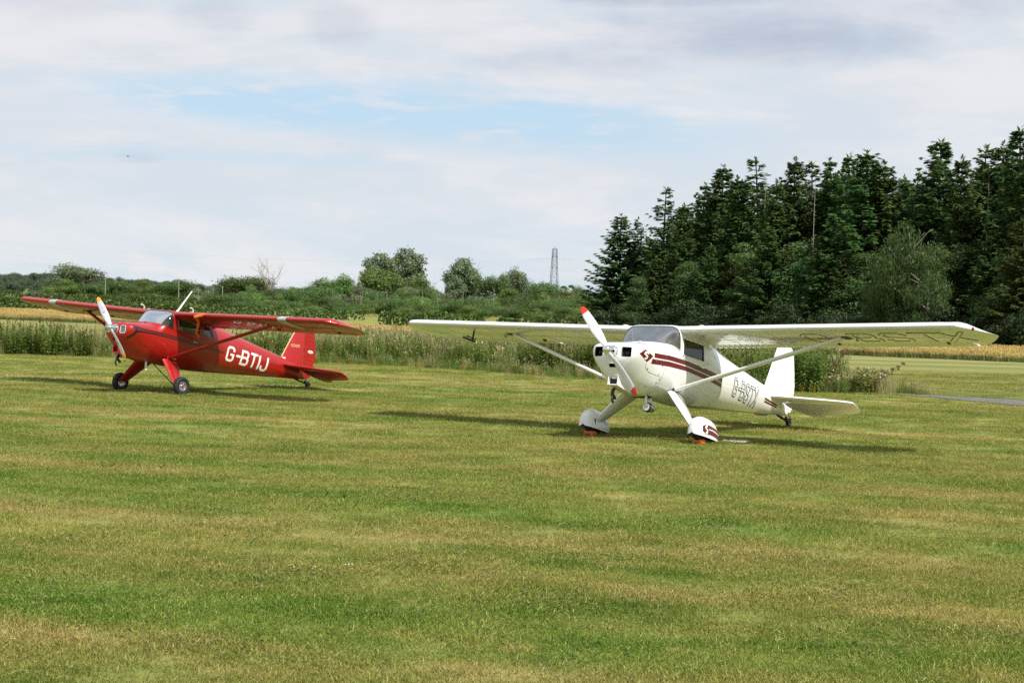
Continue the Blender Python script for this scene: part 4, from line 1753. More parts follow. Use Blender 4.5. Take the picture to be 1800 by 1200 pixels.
def limb(mb, p, d, L, r, depth, rnd, spread=.6, up=.25, kids=3):
    """recursive branching wood"""
    n = 4
    pts, rad = [p], [r]
    q, dd = p.copy(), d.copy()
    for i in range(n):
        dd = (dd + Vector((rnd.gauss(0, .13), rnd.gauss(0, .13), rnd.gauss(0, .08) + up * .12))).normalized()
        q = q + dd * (L / n)
        pts.append(q.copy())
        rad.append(r * (1 - .6 * (i + 1) / n))
    mb.tube(pts, rad, 5 if depth > 1 else 4, cap=False)
    if depth <= 0:
        return
    for k in range(kids):
        i = rnd.randint(2, n)
        ax = Vector((rnd.gauss(0, 1), rnd.gauss(0, 1), rnd.gauss(0, .5))).normalized()
        nd = (dd + ax * spread).normalized()
        limb(mb, pts[i], nd, L * rnd.uniform(.5, .75), rad[i] * .7, depth - 1, rnd, spread, up, kids)


def conifer_meshes(seed, H, Rb, density=1.0, droop=.0, top_sparse=.0, bare_to=.08, m_=None, lean=.02):
    rnd = random.Random(seed)
    lv = Leaves()
    wood = MB()
    bend = (rnd.uniform(-lean, lean) * H, rnd.uniform(-lean, lean) * H)
    axis = lambda z: Vector((bend[0] * (z / H)**2, bend[1] * (z / H)**2, z))
    wood.tube([axis(H * t) for t in (0, .1, .3, .5, .7, .85, .97)], [H * .011 * (1 - t * .93) + .01 for t in (0, .1, .3, .5, .7, .85, .97)], 7)
    z = H * bare_to
    lop = [rnd.uniform(.72, 1.2) for _ in range(9)]
    while z < H * .985:
        t = z / H
        prof = (1 - t) ** .76 * (1 - .35 * max(0, .22 - t) / .22)
        n = rnd.randint(5, 7) if t < .85 else 5
        a0 = rnd.uniform(0, 6.28)
        for k in range(n):
            a = a0 + 2 * math.pi * k / n + rnd.uniform(-.35, .35)
            if rnd.random() < top_sparse * (t > .6) * .6:
                continue
            L = Rb * prof * rnd.uniform(.45, 1.25) * lop[int(a / .7) % 9] + .12
            out = Vector((math.cos(a), math.sin(a), 0))
            side = Vector((-out.y, out.x, 0))
            rise = .55 * t - .30 - droop + rnd.uniform(-.12, .12)
            base = axis(z)
            pts = []
            m = max(3, int(L / .21))
            for i in range(m + 1):
                s = i / m
                pts.append(base + out * (L * s) + Vector((0, 0, L * (rise * s + (.32 + droop * .5) * s * s * s))))
            wood.tube([pts[0], pts[m // 2], pts[m]], [.03 * (1 - t) + .012, .016, .005], 3, cap=False)
            for i in range(1, m + 1):
                s = i / m
                if s < .16:
                    continue
                p = pts[i]
                for sg in (-1, 1):
                    for rep in range(5 if density > .9 else 4):
                        if rnd.random() > density:
                            continue
                        ln = (.44 * (1 - .45 * s) + .14) * rnd.uniform(.6, 1.3) * (.50 + .50 * (1 - t) ** .7)
                        dr = (out * rnd.uniform(.3, .9) + side * sg * rnd.uniform(.3, 1.0) + Vector((0, 0, rnd.uniform(-.55, .10) - droop * .8))).normalized()
                        w = ln * rnd.uniform(.20, .34)
                        wd = dr.cross(Vector((rnd.gauss(0, .5), rnd.gauss(0, .5), 1))).normalized()
                        p0 = p + Vector((rnd.uniform(-.05, .05), rnd.uniform(-.05, .05), rnd.uniform(-.06, .06)))
                        lv.quad(p0, p0 + dr * ln * .55 + wd * w, p0 + dr * ln, p0 + dr * ln * .45 - wd * w)
            p = pts[m]
            for _ in range(3):
                dr = (out + Vector((rnd.gauss(0, .4), rnd.gauss(0, .4), rnd.uniform(-.3, .3)))).normalized()
                ln = rnd.uniform(.2, .42) * (.5 + .5 * (1 - t))
                wd = dr.cross(Vector((0, 0, 1))).normalized()
                lv.quad(p - dr * .1, p + dr * ln * .5 + wd * .05, p + dr * ln, p + dr * ln * .5 - wd * .05)
        z += H * .0235 * rnd.uniform(.75, 1.25)
    # leader
    tip = axis(H)
    for k in range(14):
        a = rnd.uniform(0, 6.28)
        p = axis(H * rnd.uniform(.955, 1.0))
        dr = Vector((math.cos(a) * .6, math.sin(a) * .6, rnd.uniform(.5, 1.2))).normalized()
        wd = dr.cross(Vector((0, 0, 1))).normalized()
        lv.quad(p, p + dr * .16 + wd * .05, p + dr * .34, p + dr * .16 - wd * .05)
    return lv.mesh('conifer_crown', [m_ or M['conifer']]), mesh('conifer_trunk', wood.v, wood.f, M['bark'], 60)


def broad_meshes(seed, H, Rx, base, m_, n_lobes=16, leaves=7000, leaf=.27, shape='round', weep=0.0, wood_m=None, gaps=.0):
    """broadleaf tree: limbs inside, leaves gathered in uneven clumps"""
    rnd = random.Random(seed)
    r_ = np.random.default_rng(seed)
    wood = MB()
    hb = H * base
    wood.tube([(0, 0, 0), (rnd.uniform(-.1, .1), 0, hb * .6 + .2), (rnd.uniform(-.2, .2), rnd.uniform(-.2, .2), H * .62), (0, 0, H * .86)], [H * .024, H * .018, H * .011, .02], 7)
    for k in range(7):
        a = rnd.uniform(0, 6.28)
        z = H * rnd.uniform(max(base, .16), .62)
        limb(wood, Vector((0, 0, z)), Vector((math.cos(a), math.sin(a), rnd.uniform(.3, 1.0))).normalized(), Rx * rnd.uniform(.5, .85), H * .008, 1, rnd, .7, .3, 3)
    lv_v, ctr = [], []
    zc = (hb + H) / 2
    hz = (H - hb) / 2
    for k in range(n_lobes):
        for _ in range(30):
            p = r_.uniform(-1, 1, 3)
            if shape == 'cone':
                lim = 1.0 - .62 * (p[2] + 1) / 2
                ok = math.hypot(p[0], p[1]) < lim
            elif shape == 'column':
                ok = math.hypot(p[0], p[1]) < math.sqrt(max(0, 1 - abs(p[2]) ** 3))
            else:
                ok = np.linalg.norm(p) < 1
            if ok:
                break
        sz = rnd.uniform(.26, .46)
        ctr.append((p[0] * Rx * .78, p[1] * Rx * .78, zc + p[2] * hz * .80, sz * Rx, sz * min(hz, Rx) * rnd.uniform(.65, 1.0)))
    ctr = np.array(ctr)
    wts = ctr[:, 3] ** 2
    idx = r_.choice(len(ctr), leaves, p=wts / wts.sum())
    d = r_.normal(size=(leaves, 3))
    d /= np.linalg.norm(d, axis=1)[:, None]
    rad = np.clip(r_.normal(.86, .18, leaves), .15, 1.18)
    rag = 1 + .22 * np.sin(d[:, 0] * 7 + idx) * np.sin(d[:, 1] * 6 + idx * 2) + .12 * np.sin(d[:, 2] * 11 + idx)
    c = ctr[idx]
    P = c[:, :3] + d * (rad * rag)[:, None] * np.stack([c[:, 3], c[:, 3], c[:, 4]], 1)
    P[:, 2] = np.maximum(P[:, 2], .05 * H if base < .1 else hb * .7)
    if weep:
        P[:, 2] -= weep * np.maximum(0, np.hypot(P[:, 0], P[:, 1]) / Rx - .4) * H * r_.uniform(.2, 1, leaves)
    nrm = d + r_.normal(0, .55, (leaves, 3)) + np.array([0, 0, .35])
    nrm /= np.linalg.norm(nrm, axis=1)[:, None]
    t1 = np.cross(nrm, r_.normal(size=(leaves, 3)))
    if weep:
        t1 = t1 * .4 + np.array([0, 0, -1.0])
    t1 /= np.linalg.norm(t1, axis=1)[:, None]
    t2 = np.cross(nrm, t1)
    t2 /= np.maximum(np.linalg.norm(t2, axis=1)[:, None], 1e-6)
    L = leaf * r_.uniform(.55, 1.35, leaves)[:, None]
    W = L * r_.uniform(.35, .75, leaves)[:, None] * (.5 if weep else 1)
    V = np.stack([P - t1 * L * .5, P + t2 * W * .5, P + t1 * L * .5, P - t2 * W * .5], 1).reshape(-1, 3)
    F = np.arange(leaves * 4).reshape(-1, 4)
    crown = mesh('tree_crown', V, F, m_)
    return crown, mesh('tree_trunk', wood.v, wood.f, wood_m or M['bark'], 60)


def tree(name, label, cat, group, x, y, var, sx, sz, rz, parts=('crown', 'trunk')):
    o = empty(name, (x, y, 0), rz)
    tag(o, label, cat, group)
    for me, nm in zip(var, parts):
        c = link(nm, me, o)
        c.scale = (sx, sx, sz)
    return o


_O = ['first', 'second', 'third', 'fourth', 'fifth', 'sixth', 'seventh', 'eighth', 'ninth', 'tenth', 'eleventh', 'twelfth', 'thirteenth', 'fourteenth',
      'fifteenth', 'sixteenth', 'seventeenth', 'eighteenth', 'nineteenth']
_T = {2: ('twentieth', 'twenty'), 3: ('thirtieth', 'thirty'), 4: ('fortieth', 'forty'), 5: ('fiftieth', 'fifty')}
ORD = [_O[i - 1] if i < 20 else (_T[i // 10][0] if i % 10 == 0 else _T[i // 10][1] + '-' + _O[i % 10 - 1]) for i in range(1, 59)]


def number_off(objs, text):
    """labels by place along the row, as seen from the camera"""
    for i, o in enumerate(sorted(objs, key=lambda q: q.location.x / q.location.y)):
        o['label'] = text % ORD[i]


# ---- the conifer wood on the right
CV = [conifer_meshes(11, 12, 2.5, 1.0, 0.0, .0, .05), conifer_meshes(12, 12, 2.2, .95, .12, .5, .10), conifer_meshes(13, 12, 2.35, .9, .05, .7, .12),
      conifer_meshes(14, 12, 2.6, 1.0, .20, .1, .06, M['conifer_olive']), conifer_meshes(15, 12, 2.0, .85, .0, .8, .15), conifer_meshes(16, 12, 2.5, .95, .28, .3, .06, M['conifer_olive']),
      conifer_meshes(17, 12, 2.3, .95, .10, .4, .08), conifer_meshes(18, 12, 2.2, 1.0, .16, .2, .06, None, .05), conifer_meshes(19, 12, 2.4, .9, .0, .6, .10, M['conifer_olive'], .04)]
front = [  # pixel column of the tip, row of the tip, variant, width factor
    (1085, 378, 0, 1.05), (1117, 384, 2, .70), (1160, 330, 4, .92), (1196, 360, 6, .75), (1222, 322, 7, .85), (1263, 293, 0, .95), (1291, 312, 3, .90), (1331, 279, 4, .95),
    (1357, 318, 5, .80), (1386, 279, 6, .80), (1424, 284, 8, .90), (1461, 280, 7, .80), (1485, 274, 1, .80), (1513, 267, 0, .95), (1549, 286, 3, .95), (1581, 312, 1, .80),
    (1599, 305, 4, .60), (1640, 246, 1, 1.0), (1680, 276, 6, .75), (1716, 256, 8, .85), (1751, 252, 5, .90), (1785, 227, 1, 1.0), (1822, 236, 0, 1.0), (1858, 228, 3, 1.0)]
CB = [broad_meshes(61 + i, 12, 2.3, .03, M['conifer' if i < 2 else 'conifer_olive'], 46, 24000, .18, 'cone') for i in range(3)]
rc = random.Random(5)
for i, (px, py, vi, wf) in enumerate(front):
    d = 152 - (px - 1085) / 715 * 38 + rc.uniform(-2, 6)
    h = top_z(px, py, d)
    words = ('dark conifer, broad and evenly tapered, at the left end of the conifer wood' if i == 0 else
             'dark conifer in the wood, its tip %s from the left along the skyline' % ORD[i])
    tree('conifer', words, 'conifer', 'conifers of the wood on the right', at(px, d), d, CV[vi], h / 12 * wf * 1.58, h / 12, rc.uniform(0, 6.28))
for i in range(52):
    px = 1120 + 15.4 * i + rc.uniform(-9, 9)
    d = 156 - (px - 1085) / 715 * 38 + rc.uniform(4, 22)
    ytop = np.interp(px, [1085, 1160, 1263, 1340, 1513, 1700, 1900], [420, 372, 322, 298, 288, 280, 240]) + rc.uniform(0, 62)
    h = top_z(px, ytop, d)
    tree('conifer', 'dark conifer standing behind the front row of the conifer wood', 'conifer', 'conifers behind the front row', at(px, d), d, (CV + CB)[rc.randrange(11)], h / 12 * rc.uniform(1.4, 1.95), h / 12, rc.uniform(0, 6.28))
lowp = [(1120, 470), (1150, 452), (1188, 470), (1215, 440), (1245, 430), (1280, 448), (1312, 415), (1345, 400), (1372, 440), (1405, 400), (1440, 415), (1475, 445), (1505, 420), (1540, 455), (1648, 430), (1680, 415), (1708, 440), (1738, 390), (1768, 420), (1800, 385), (1840, 400)]
for i, (px, py) in enumerate(lowp):
    d = 147 - (px - 1085) / 715 * 38 + rc.uniform(-2, 1)
    h = top_z(px, py, d)
    tree('conifer', 'shorter bushy conifer on the near edge of the wood, %s from the left' % ORD[i], 'conifer', 'shorter conifers along the edge of the wood', at(px, d), d, (CV[rc.choice([0, 3, 5, 7, 1, 8])] if i % 3 else CB[rc.randrange(3)]), h / 12 * rc.uniform(1.45, 1.9), h / 12, rc.uniform(0, 6.28))
BW = broad_meshes(31, 9, 2.5, .08, M['birch'], 34, 15000, .24, 'round', .08, M['bark_pale'])
BW2 = broad_meshes(32, 8, 2.2, .08, M['birch'], 28, 11000, .22, 'round', .10, M['bark_pale'])
for px, py, wf, lab, v in ((1592, 376, 1.0, 'tall olive-green weeping birch standing against the dark conifers', BW), (1628, 440, .9, 'pale green weeping birch low at the right side of the tall weeping birch', BW2),
                           (1540, 470, .75, 'small weeping birch at the left foot of the tall weeping birch', BW2)):
    d = 145 - (px - 1085) / 715 * 38 - 3
    h = top_z(px, py, d)
    tree('weeping_birch', lab, 'birch tree', 'weeping birches before the conifers', at(px, d), d, v, h / (9 if v is BW else 8) * wf * 1.1, h / (9 if v is BW else 8), rc.uniform(0, 6.28))
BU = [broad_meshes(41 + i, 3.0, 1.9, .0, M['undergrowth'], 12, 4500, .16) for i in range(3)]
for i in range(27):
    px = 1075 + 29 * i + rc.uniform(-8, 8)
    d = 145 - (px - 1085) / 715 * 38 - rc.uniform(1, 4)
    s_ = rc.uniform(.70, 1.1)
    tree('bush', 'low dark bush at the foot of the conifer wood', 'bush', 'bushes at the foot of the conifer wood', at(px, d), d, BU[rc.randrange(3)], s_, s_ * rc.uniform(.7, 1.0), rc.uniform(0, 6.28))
snag = []
for sd in (3, 4):
    rs = random.Random(sd)
    mb = MB()
    mb.tube([(0, 0, 0), (.1, 0, 4), (0, .1, 9), (.15, 0, 13)], [.16, .13, .09, .03], 6)
    for k in range(26):
        a, z = rs.uniform(0, 6.28), rs.uniform(3, 12.6)
        limb(mb, Vector((.05, 0, z)), Vector((math.cos(a), math.sin(a), .1)).normalized(), rs.uniform(.3, 1.0), .025, 0, rs)
    snag.append(mesh('dead_trunk', mb.v, mb.f, M['bark_pale'], 60))
for i, (px, py) in enumerate([(1337, 300), (1520, 300), (1424, 296), (1728, 320), (1478, 420)]):
    d = 152 - (px - 1085) / 715 * 38 - 1.5
    h = top_z(px, py, d)
    o = link('dead_conifer', snag[i % 2], None, (at(px, d), d, 0))
    o.scale = (.24, .24, h / 13)
    tag(o, 'bare pale dead trunk among the dark conifers, %s from the left' % ORD[sorted([1337, 1520, 1424, 1728, 1478]).index(px)], 'dead tree', 'dead trunks in the conifer wood')

number_off([o for o in COL.objects if o.get('group') == 'conifers behind the front row'], 'dark conifer in the rear of the wood, %s from the left behind the front row')
number_off([o for o in COL.objects if o.get('group') == 'bushes at the foot of the conifer wood'], 'low dark bush at the foot of the conifer wood, %s from the left')

# ---- the far belt of broadleaf trees
BV = {
    'round': broad_meshes(51, 10, 4.2, .10, M['leaf_mid'], 24, 13000, .36),
    'dark': broad_meshes(52, 10, 4.6, .08, M['leaf_dark'], 24, 13000, .36),
    'grey': broad_meshes(53, 10, 3.2, .12, M['leaf_grey'], 26, 14000, .34, 'column'),
    'loose': broad_meshes(54, 10, 3.6, .14, M['leaf_grey'], 20, 9000, .32),
    'bright': broad_meshes(55, 10, 3.9, .08, M['leaf_mid'], 24, 13000, .36),
    'poplar': broad_meshes(56, 10, 1.2, .05, M['leaf_dark'], 16, 2500, .30, 'column'),
    'far': broad_meshes(57, 10, 5.5, .02, M['leaf_far'], 18, 4000, .55),
    'bush': broad_meshes(58, 4, 2.9, .0, M['leaf_mid'], 16, 8000, .19),
    'bush2': broad_meshes(59, 4, 3.1, .0, M['leaf_dark'], 16, 8000, .19),
    'scrub': broad_meshes(60, 4, 2.6, .0, M['leaf_grey'], 10, 2200, .28),
}
RX = dict(round=4.2, dark=4.6, grey=3.2, loose=3.6, bright=3.9, poplar=1.2, far=5.5, bush=2.9, bush2=3.1, scrub=2.6)
belt = [  # px, row of top, width px, kind, distance, label
    (133, 460, 96, 'loose', 330, 'loose pale-leaved tree standing above the hedges at the far left'),
    (107, 490, 60, 'round', 320, 'green tree under the loose pale-leaved tree at the far left'),
    (166, 496, 44, 'dark', 322, 'dark tree just right of the loose pale-leaved tree at far left'),
    (205, 488, 62, 'dark', 340, 'round dark tree behind the propeller tip of the red aeroplane'),
    (248, 490, 40, 'round', 345, 'small round tree between two domed trees behind the red nose'),
    (283, 491, 62, 'dark', 360, 'wide low tree above the red aeroplane windscreen'),
    (322, 486, 46, 'dark', 365, 'dark domed tree beside the tip of the white aerial'),
    (352, 496, 40, 'scrub', 330, 'thin greyish tree just right of the white aerial tip'),
    (385, 506, 46, 'far', 420, 'distant low tree in the gap right of the white aerial'),
    (430, 479, 88, 'dark', 300, 'spreading dark tree beneath the bare dead tree'),
    (407, 488, 46, 'round', 304, 'green tree at the left shoulder of the spreading dark tree'),
    (507, 500, 44, 'dark', 290, 'small dark tree right of the bare dead tree'),
    (565, 488, 66, 'round', 300, 'rounded green tree above the outer half of the red wing'),
    (538, 500, 36, 'loose', 296, 'thin loose tree left of the rounded green tree'),
    (610, 482, 54, 'round', 300, 'green tree at the left of the tall pair of trees'),
    (664, 459, 82, 'bright', 300, 'bright green front tree of the tall pair in the far belt'),
    (668, 440, 62, 'grey', 330, 'grey-green left crown of the tall pair in the far belt'),
    (706, 431, 70, 'grey', 332, 'tallest grey-green tree in the far belt, right of the tall pair'),
    (745, 484, 46, 'round', 300, 'green tree at the right foot of the tallest grey-green tree'),
    (716, 500, 40, 'loose', 292, 'thin pale tree below the tallest grey-green tree'),
    (816, 449, 62, 'grey', 310, 'grey-green tree standing alone left of the pylon gap'),
    (795, 480, 36, 'grey', 306, 'lower left half of the lone grey-green tree'),
    (868, 477, 58, 'dark', 300, 'dark green tree right of the lone grey-green tree'),
    (897, 466, 50, 'loose', 318, 'pale drooping tree behind the dark green tree near the pylon'),
    (893, 498, 40, 'bright', 290, 'bright green bushy tree below the pale drooping tree'),
    (945, 488, 66, 'dark', 320, 'low domed dark tree left of the pylon foot'),
    (992, 492, 12, 'poplar', 480, 'left one of two tiny poplars right of the pylon'),
    (1005, 490, 13, 'poplar', 480, 'right one of two tiny poplars right of the pylon'),
    (1023, 500, 40, 'loose', 330, 'pale loose tree between the tiny poplars and the conifers'),
    (985, 506, 56, 'round', 300, 'green tree in front of the pylon foot'),
    (640, 500, 50, 'loose', 286, 'loose olive tree below the bright green front tree'),
    (775, 502, 46, 'scrub', 290, 'thin greyish tree in the gap left of the lone grey-green tree'),
]
for px, py, w, kd, d, lab in belt:
    h = top_z(px, py, d)
    base_h = 4 if kd in ('bush', 'bush2', 'scrub') else 10
    tree('broadleaf_tree' if kd != 'poplar' else 'poplar_tree', lab, 'tree', 'trees of the far belt', at(px, d), d, BV[kd], (w / 2 / 3200.1 * d) / RX[kd] * 1.18, h / base_h, rc.uniform(0, 6.28))
for i in range(34):
    px = 392 + 20.5 * i + rc.uniform(-7, 7)
    d = rc.uniform(235, 285)
    py = hy(px) - rc.uniform(0, 25)
    h = top_z(px, py, d)
    kd = rc.choice(['bush', 'bush2', 'bush2', 'scrub', 'bush'])
    tree('bush', 'green bush along the foot of the far belt of trees', 'bush', 'bushes below the far belt', at(px, d), d, BV[kd], rc.uniform(.75, 1.25), h / 4, rc.uniform(0, 6.28))
for i in range(22):
    px = 395 + 30 * i + rc.uniform(-9, 9)
    d = rc.uniform(196, 216)
    kd = rc.choice(['bush', 'bush2', 'bush2'])
    tree('bush', 'low dark bush in front of the far belt of trees', 'bush', 'low bushes before the far belt', at(px, d), d, BV[kd], rc.uniform(.55, .9), rc.uniform(.38, .62), rc.uniform(0, 6.28))
for i in range(15):
    px = -10 + 27 * i + rc.uniform(-8, 8)
    d = rc.uniform(285, 320)
    py = hy(px) - rc.uniform(-14, 4)
    h = top_z(px, py, d)
    tree('bush', 'green bush behind the hedges at the far left', 'bush', 'bushes behind the left hedges', at(px, d), d, BV[rc.choice(['bush', 'bush2', 'scrub'])], rc.uniform(1.0, 1.5), h / 4, rc.uniform(0, 6.28))

# bare and pale stems
rs = random.Random(8)
mb = MB()
mb.tube([(0, 0, 0), (.1, .05, 2.5), (0, 0, 5)], [.22, .18, .13], 7)
for k in range(9):
    a = k * .7
    limb(mb, Vector((0, 0, rs.uniform(2.6, 5.0))), Vector((math.cos(a) * .8, math.sin(a) * .8, 1.0)).normalized(), rs.uniform(1.8, 3.1), .10, 3, rs, .55, .35, 3)
d = 292
o = link('dead_tree', mesh('dead_tree', mb.v, mb.f, M['bark_pale'], 60), None, (at(468, d), d, 0))
o.scale = (.95, .95, top_z(468, 450, d) / 9.3)
tag(o, 'bare pale dead tree with branching twigs above the far belt', 'dead tree')
stems = []
for sd in range(4):
    r2 = random.Random(20 + sd)
    mb = MB()
    mb.tube([(0, 0, 0), (r2.uniform(-.1, .1), 0, 2.2), (r2.uniform(-.2, .2), 0, 4.2), (r2.uniform(-.3, .3), 0, 6)], [.085, .07, .05, .02], 5)
    for k in range(10):
        a = r2.uniform(0, 6.28)
        limb(mb, Vector((0, 0, r2.uniform(2, 5.6))), Vector((math.cos(a), math.sin(a), 1.2)).normalized(), r2.uniform(.5, 1.3), .028, 1, r2, .6, .3, 2)
    stems.append(mesh('bare_stem', mb.v, mb.f, M['bark_pale'], 60))
for i, px in enumerate([346, 582, 633, 661, 678, 740, 768, 811, 866, 962]):
    d = rc.uniform(222, 234)
    py = hy(px) - rc.uniform(6, 26)
    o = link('bare_sapling', stems[i % 4], None, (at(px, d), d, 0))
    o.scale = (.45, .45, top_z(px, py, d) / 6)
    tag(o, 'thin pale leafless stem in front of the far belt of trees', 'sapling', 'pale leafless stems before the far belt')
for px, py, lab in ((183, 489, 'thin pale pole right of the red aeroplane propeller tip'), (312, 494, 'thin pale pole left of the white aerial'), (389, 503, 'thin pale pole right of the white aerial')):
    d = 270
    mb = MB()
    h = top_z(px, py, d)
    mb.tube([(0, 0, 0), (0, 0, h)], [.06, .045], 8)
    mb.box((0, 0, h - .12), (.30, .06, .06))
    o = mb.obj('pole', [M['bark_pale']])
    o.location = (at(px, d), d, 0)
    tag(o, lab, 'pole', 'pale poles behind the red aeroplane')

for gr, tx in (('bushes below the far belt', 'green bush along the foot of the far belt of trees, %s from the left'),
               ('low bushes before the far belt', 'low dark bush in front of the far belt of trees, %s from the left'),
               ('bushes behind the left hedges', 'green bush behind the hedges at the far left, %s from the left'),
               ('pale leafless stems before the far belt', 'thin pale leafless stem in front of the far belt, %s from the left')):
    number_off([o for o in COL.objects if o.get('group') == gr], tx)

# far hill with its wood
v, f = [], []
nx_, ny_ = 40, 8
for i in range(nx_ + 1):
    for j in range(ny_ + 1):
        x = -330 + 300 * i / nx_
        y = 760 + 260 * j / ny_
        z = 5.5 * math.exp(-((x + 225) / 60) ** 2) * math.sin(math.pi * j / ny_) + 1.5 * math.exp(-((x + 130) / 90) ** 2) * math.sin(math.pi * j / ny_) - .4
        v.append((x, y, z))
for i in range(nx_):
    for j in range(ny_):
        a = i * (ny_ + 1) + j
        f.append((a, a + ny_ + 1, a + ny_ + 2, a + 1))
o = link('hill', mesh('hill', v, f, M['lush'], 180))
o['kind'] = 'structure'
pp, zz = [], []
for k in range(900):
    x, y = rng.uniform(-330, 40), rng.uniform(740, 900)
    j = (y - 760) / 260
    z = (5.5 * math.exp(-((x + 225) / 60) ** 2) + 1.5 * math.exp(-((x + 130) / 90) ** 2)) * math.sin(math.pi * min(max(j, 0), 1)) - .4
    pp.append((x, y, max(z, 0) - .5))
fc = proto_collection('far_tree_kinds', [bpy.data.objects.new('far_tree', BV['far'][0])])
sc_ = rng.uniform(.40, .62, len(pp))
scatter('far_woodland', pp, rng.uniform(0, 6.28, len(pp)), sc_, np.zeros(len(pp), int), fc)


# ---- hedges
def hedge(pts, h, w, label, group, seed, dens=42, m_=None):
    r_ = np.random.default_rng(seed)
    V, F = [], []
    p = np.array(pts, float)
    ln = np.hypot(*(p[1:] - p[:-1]).T)
    n = int(ln.sum() * dens * (h + w))
    cum = np.concatenate([[0], np.cumsum(ln)])
    s = r_.uniform(0, cum[-1], n)
    x = np.interp(s, cum, p[:, 0])
    y = np.interp(s, cum, p[:, 1])
    hh = h * (.86 + .10 * np.sin(s * .55 + seed) + .07 * np.sin(s * 1.7) + .04 * np.sin(s * 4.1))
    u = r_.uniform(-1, 1, n)
    z = hh * np.sqrt(np.clip(1 - np.abs(u) ** 3, 0, 1)) * np.where(r_.random(n) < .45, r_.uniform(.9, 1.08, n), r_.uniform(.03, 1, n))
    side = np.sign(u) * np.abs(u) ** .5 * w / 2
    i = np.clip(np.searchsorted(cum, s) - 1, 0, len(ln) - 1)
    nrm = np.stack([-(p[i + 1, 1] - p[i, 1]), p[i + 1, 0] - p[i, 0]], 1) / ln[i][:, None]
    P = np.stack([x + nrm[:, 0] * side, y + nrm[:, 1] * side, z], 1)
    a = r_.normal(size=(n, 3))
    a /= np.linalg.norm(a, axis=1)[:, None]
    b = np.cross(a, r_.normal(size=(n, 3)))
    b /= np.linalg.norm(b, axis=1)[:, None]
    L = r_.uniform(.10, .24, n)[:, None]
    V = np.stack([P - a * L, P + b * L * .5, P + a * L, P - b * L * .5], 1).reshape(-1, 3)
    me = mesh('hedge', V, np.arange(n * 4).reshape(-1, 4), m_ or M['hedge'])
    return tag(link('hedge', me), label, 'hedge', group)


hedge([(-66, 170), (-46, 164), (-34, 152), (-24.5, 141)], 1.35, 2.4, 'long dark hedge along the far edge of the golden crop at left', 'hedges', 1)
hedge([(-95, 238), (-60, 226), (-30, 214)], 1.7, 2.2, 'paler hedge crossing the field behind the long dark hedge at left', 'hedges', 2, 30)
hedge([(-32, 178), (-22, 172), (-14, 168)], 1.0, 2.0, 'low hedge behind the middle of the red aeroplane wing', 'hedges', 8, 30)
for k, (pa, pb, ht, lab) in enumerate(((668, 850, 1.15, 'longest clipped hedge, behind the far wing tip of the white aeroplane'), (880, 918, .95, 'short hedge piece just right of the longest clipped hedge'),
                                       (926, 984, 1.0, 'middle hedge piece left of the white aeroplane propeller tip'), (990, 1046, .95, 'hedge piece right behind the white aeroplane propeller tip'))):
    d = 141 - 2 * k
    hedge([(at(pa, d), d), (at((pa + pb) / 2, d - .6), d - .6), (at(pb, d - 1.4), d - 1.4)], ht, 1.6, lab, 'hedges', 10 + k, 60)

# ---- standing crop
CROP = [(-60, 138), (-34, 121), (15, 87), (23, 81), (48, 62), (62, 78), (29, 103), (-8, 115), (-24, 138), (-34, 149), (-46, 160), (-70, 172)]
mw, k, b = mat('ripe_crop')
pos = k.node('ShaderNodeNewGeometry').outputs['Position']
n1 = k.noise(k.mapping(pos, rot=(0, 0, R(33)), scale=(.12, .5, 1)), 1.0, 5, .6)
n2 = k.noise(pos, 6.0, 4, .7)
c = k.mix(k.sstep(n1, .3, .7), (.47, .36, .125), (.56, .44, .17))
c = k.mix(k.sstep(n2, .35, .75, 0, .45), c, (.33, .25, .085))
k.put(b.inputs['Base Color'], c)
b.inputs['Roughness'].default_value = 1
bp = k.node('ShaderNodeBump')
bp.inputs['Distance'].default_value = .15
k.l.new(n2, bp.inputs['Height'])
k.l.new(bp.outputs[0], b.inputs['Normal'])
inner = [(-60, 139.5), (-33.4, 122), (15.4, 88), (23.4, 82), (48, 63.5), (62, 78), (29, 103), (-8, 115), (-24, 138), (-34, 149), (-46, 160), (-70, 172)]
nn = len(inner)
o = link('wheat_field', mesh('wheat_field', [(x, y, .30) for x, y in inner] + [(x, y, .0) for x, y in inner], [tuple(range(nn))] + [(i, i + nn, (i + 1) % nn + nn, (i + 1) % nn) for i in range(nn)], mw))
o['kind'] = 'structure'


def tuft(name, seed, n, rad, h0, h1, w, mats, head=None, lean=.25, mi=0):
    r_ = random.Random(seed)
    lv = Leaves()
    for _ in range(n):
        a, rr = r_.uniform(0, 6.28), rad * math.sqrt(r_.random())
        p = Vector((rr * math.cos(a), rr * math.sin(a), 0))
        h = r_.uniform(h0, h1)
        dr = Vector((r_.gauss(0, lean), r_.gauss(0, lean), 1)).normalized()
        b = r_.uniform(0, 6.28)
        wd = Vector((math.cos(b), math.sin(b), 0)) * w * r_.uniform(.7, 1.3)
        bend = Vector((r_.gauss(0, lean), r_.gauss(0, lean), -.15)) * h * .4
        m2 = p + dr * h * .55
        t = p + dr * h + bend
        lv.quad(p - wd * .5, p + wd * .5, m2 + wd * .4, m2 - wd * .4, mi)
        if head:
            lv.tri(m2 - wd * .3, m2 + wd * .3, t, mi)
            hw_, hl, hm = head
            dd = (t - m2).normalized()
            lv.quad(t - dd * hl * .5, t + wd.normalized() * hw_, t + dd * hl * .5, t - wd.normalized() * hw_, hm)
        else:
            lv.tri(m2 - wd * .4, m2 + wd * .4, t, mi)
    return bpy.data.objects.new(name, lv.mesh(name, mats))


